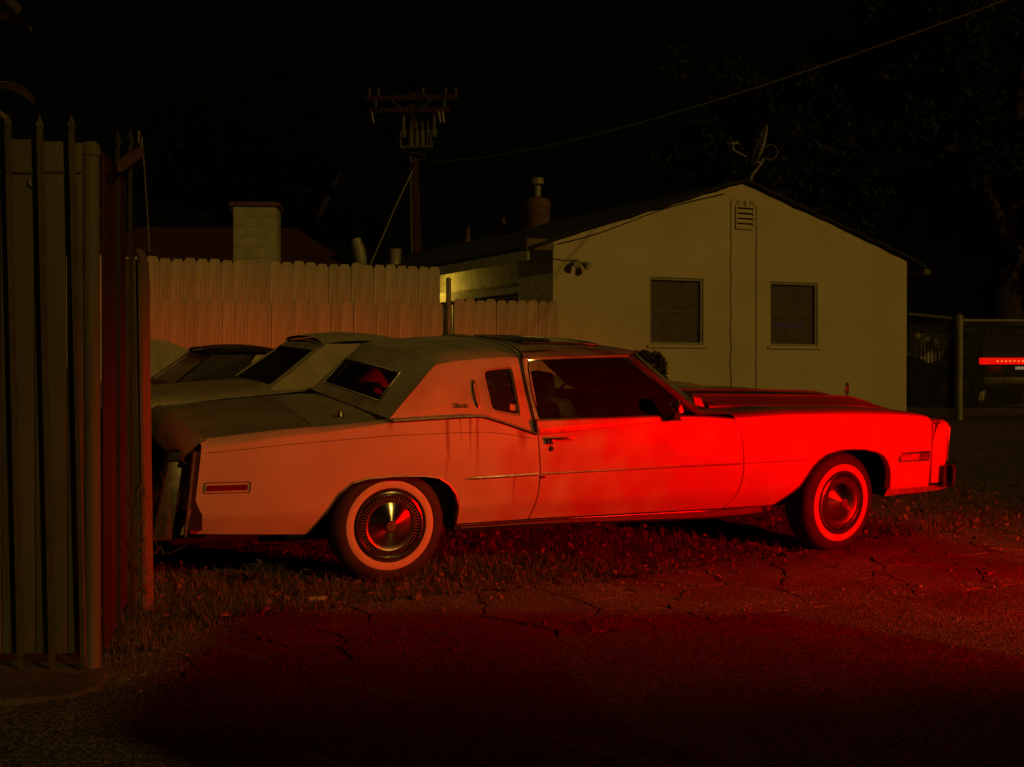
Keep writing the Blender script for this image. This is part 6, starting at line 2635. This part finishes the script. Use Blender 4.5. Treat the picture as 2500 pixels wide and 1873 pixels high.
# ================================================================== out of the frame, to the right: what lights and shades the place
# unseen source of the red light, on an added stand with a beam flap
rl = thing('red_lamp', 'unseen red lamp on an added slim stand outside the right edge of the view', 'lamp', (RED_LAMP_LOC[0], RED_LAMP_LOC[1], gz(RED_LAMP_LOC[0], RED_LAMP_LOC[1])))
aim = Vector((-0.825, 0.565, -0.035)).normalized()
hz = RED_LAMP_LOC[2] - gz(RED_LAMP_LOC[0], RED_LAMP_LOC[1])
mb = MB()
mb.cyl((0, 0, 0.2), tuple(Vector((0, 0, hz)) - aim * 0.10), 0.012, seg=8)
mb.build('pole', 'galv', rl)
for k in range(3):
    a = R(20 + 120 * k)
    mb = MB()
    mb.cyl((0, 0, 0.45), (0.32 * math.cos(a), 0.32 * math.sin(a), 0.005), 0.009, seg=6)
    mb.build('leg', 'galv', rl)
mb = MB()
c0 = Vector((0, 0, hz))
mb.tube([c0 - aim * 0.16, c0 - aim * 0.10, c0 - aim * 0.03], [0.03, 0.07, 0.085], 16)
hd_ = mb.build('housing', 'black_trim', rl, smooth=40)
mb = MB()
mb.cyl(c0 - aim * 0.034, c0 - aim * 0.028, 0.08, seg=20)
mb.build('lens', 'red_lens_lit', hd_)
ld = bpy.data.lights.new('red_light', 'SPOT')
ld.energy = 2120
ld.color = (1.0, 0.0, 0.0)
ld.spot_size = R(84)
ld.spot_blend = 1.0
ld.shadow_soft_size = 0.028
lo = bpy.data.objects.new('red_light', ld)
COL.objects.link(lo)
lo.parent = rl
lo.location = c0
lo.rotation_euler = aim.to_track_quat('-Z', 'Y').to_euler()
lo.scale = (1.0, 0.55, 1.0)              # wide, flat beam
side = aim.cross(Vector((0, 0, 1))).normalized()
up_ = side.cross(aim)
mb = MB()
a_, b_ = c0 + aim * 0.02 + up_ * 0.075, c0 + aim * 0.50 + up_ * 0.063
mb.prism([a_ - side * 0.10, b_ - side * 0.55, b_ + side * 0.55, a_ + side * 0.10], up_ * 0.004)
mb.build('barn_door', 'black_trim', hd_)  # flap added to dim the red beam on the upper fence

# a box truck whose shadow falls across the road
tk = thing('box_truck', 'white box truck standing to the right of the viewpoint, outside the view', 'truck', (3.9, -1.4, -0.075))
mb = MB()
mb.box(0.0, 2.9, 0.0, 2.2, 0.9, 3.27)
mb.build('cargo_box', 'truck_white', tk, bevel=0.03)
mb = MB()
mb.add([(3.05, 0.1, 0.5), (4.9, 0.1, 0.5), (4.9, 2.1, 0.5), (3.05, 2.1, 0.5), (3.05, 0.15, 2.35), (3.9, 0.15, 2.35), (3.9, 2.05, 2.35), (3.05, 2.05, 2.35), (4.9, 0.1, 1.3), (4.9, 2.1, 1.3), (4.35, 0.1, 1.45), (4.35, 2.1, 1.45)],
       [(0, 1, 2, 3), (4, 5, 6, 7), (0, 3, 7, 4), (5, 10, 11, 6), (10, 8, 9, 11), (8, 1, 2, 9), (0, 4, 5, 10, 8, 1), (3, 2, 9, 11, 6, 7)])
mb.build('cab', 'truck_white', tk)
mb = MB()
mb.add([(3.93, 0.25, 2.28), (4.33, 0.22, 1.52), (4.33, 1.98, 1.52), (3.93, 1.95, 2.28)], [(0, 1, 2, 3)])
g_ = mb.build('windscreen', 'dark_glass_panel', tk)
g_.location = (0.012, 0, 0.006)
mb = MB()
mb.box(0.05, 4.7, 0.5, 1.7, 0.5, 0.9)
mb.build('chassis', 'underbody', tk)
for sx_ in (0.7, 4.05):
    for yy in (0.18, 1.78):
        mb = MB()
        mb.lathe([(0.18, 0.0), (0.3, -0.01), (0.4, 0.02), (0.4, 0.22), (0.3, 0.25), (0.18, 0.24)], (sx_, yy, 0.4), 'Y', 28)
        w__ = mb.build('wheel', 'rubber', tk, smooth=35)
        mb = MB()
        mb.lathe([(0.0, 0.05), (0.12, 0.04), (0.18, 0.01)], (sx_, yy, 0.4), 'Y', 20)
        mb.lathe([(0.0, 0.19), (0.12, 0.2), (0.18, 0.23)], (sx_, yy, 0.4), 'Y', 20)
        mb.build('rim', 'galv', w__, smooth=40)

# added tree, out of view: crown shaped to keep amber light off the coupe's nose
r = random.Random(41)
pts = []
while len(pts) < 21000:
    t, q, h = r.random(), r.uniform(-0.62, 1.0), r.gauss(0, 0.42)
    dens_ = (sstep((t - 0.02) / 0.62) * (1 - 0.9 * sstep((q - 0.25) / 0.35)) + 0.02) * (0.22 if q < -0.12 else 1.0)
    if r.random() > dens_ or abs(h) > 0.95:
        continue
    pts.append((-3.05 + 3.6 * t - 0.70 * q, -0.85 + 1.45 * t + 1.70 * q, 3.80 + h - (0.5 if q < -0.1 else 0.0) * sstep((-0.1 - q) / 0.4)))
rt_ = thing('shading_tree', 'leafy tree added outside the right edge of the view to shade the coupe', 'tree', (7.7, 2.9, -0.08))
mb = MB()
for path, rad in (([(0, 0, -0.1), (0.03, 0, 1.5), (-0.3, 0.3, 3.4)], [0.13, 0.10, 0.06]), ([(0, 0.1, 2.4), (-0.9, 0.5, 3.2), (-1.7, 0.8, 3.8)], [0.06, 0.04, 0.02]),
                  ([(0, 0.1, 2.6), (0.2, 0.6, 3.3), (0.1, 1.3, 4.0)], [0.05, 0.04, 0.02])):
    mb.tube(path, rad, 9)
mb.build('trunk', 'bark', rt_, smooth=60)
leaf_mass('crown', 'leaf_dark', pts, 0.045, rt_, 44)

# a street lamp outside the frame on the left, behind the side fence
lx, ly = -10.0, 13.5
lg = gz(lx, ly)
stl = thing('street_lamp', 'amber street lamp on a tall pole outside the left edge of the view', 'street lamp', (lx, ly, lg))
mb = MB()
mb.tube([(0, 0, -0.1), (0, 0, 3.0), (0.02, 0, 6.0), (0.25, -0.1, 6.6), (1.0, -0.35, 6.75)], [0.10, 0.08, 0.06, 0.05, 0.045], 12)
mb.build('pole', 'galv', stl, smooth=50)
mb = MB()
mb.hexa([(0.9, -0.50, 6.66), (1.55, -0.65, 6.66), (1.62, -0.42, 6.66), (0.97, -0.25, 6.66), (1.0, -0.45, 6.82), (1.5, -0.58, 6.80), (1.55, -0.46, 6.80), (1.02, -0.32, 6.82)])
lh = mb.build('lamp_head', 'galv', stl)
mb = MB()
mb.lathe([(0.10, 6.655), (0.08, 6.60), (0.0, 6.57)], (1.28, -0.45, 0), seg=14)
mb.build('lens', 'bulb_amber', lh, smooth=50)
ld = bpy.data.lights.new('street_lamp_light', 'POINT')
ld.energy = 150
ld.color = (1.0, 0.66, 0.12)
ld.shadow_soft_size = 0.1
lo = bpy.data.objects.new('street_lamp_light', ld)
COL.objects.link(lo)
lo.parent = stl
lo.location = (1.28, -0.45, 6.45)
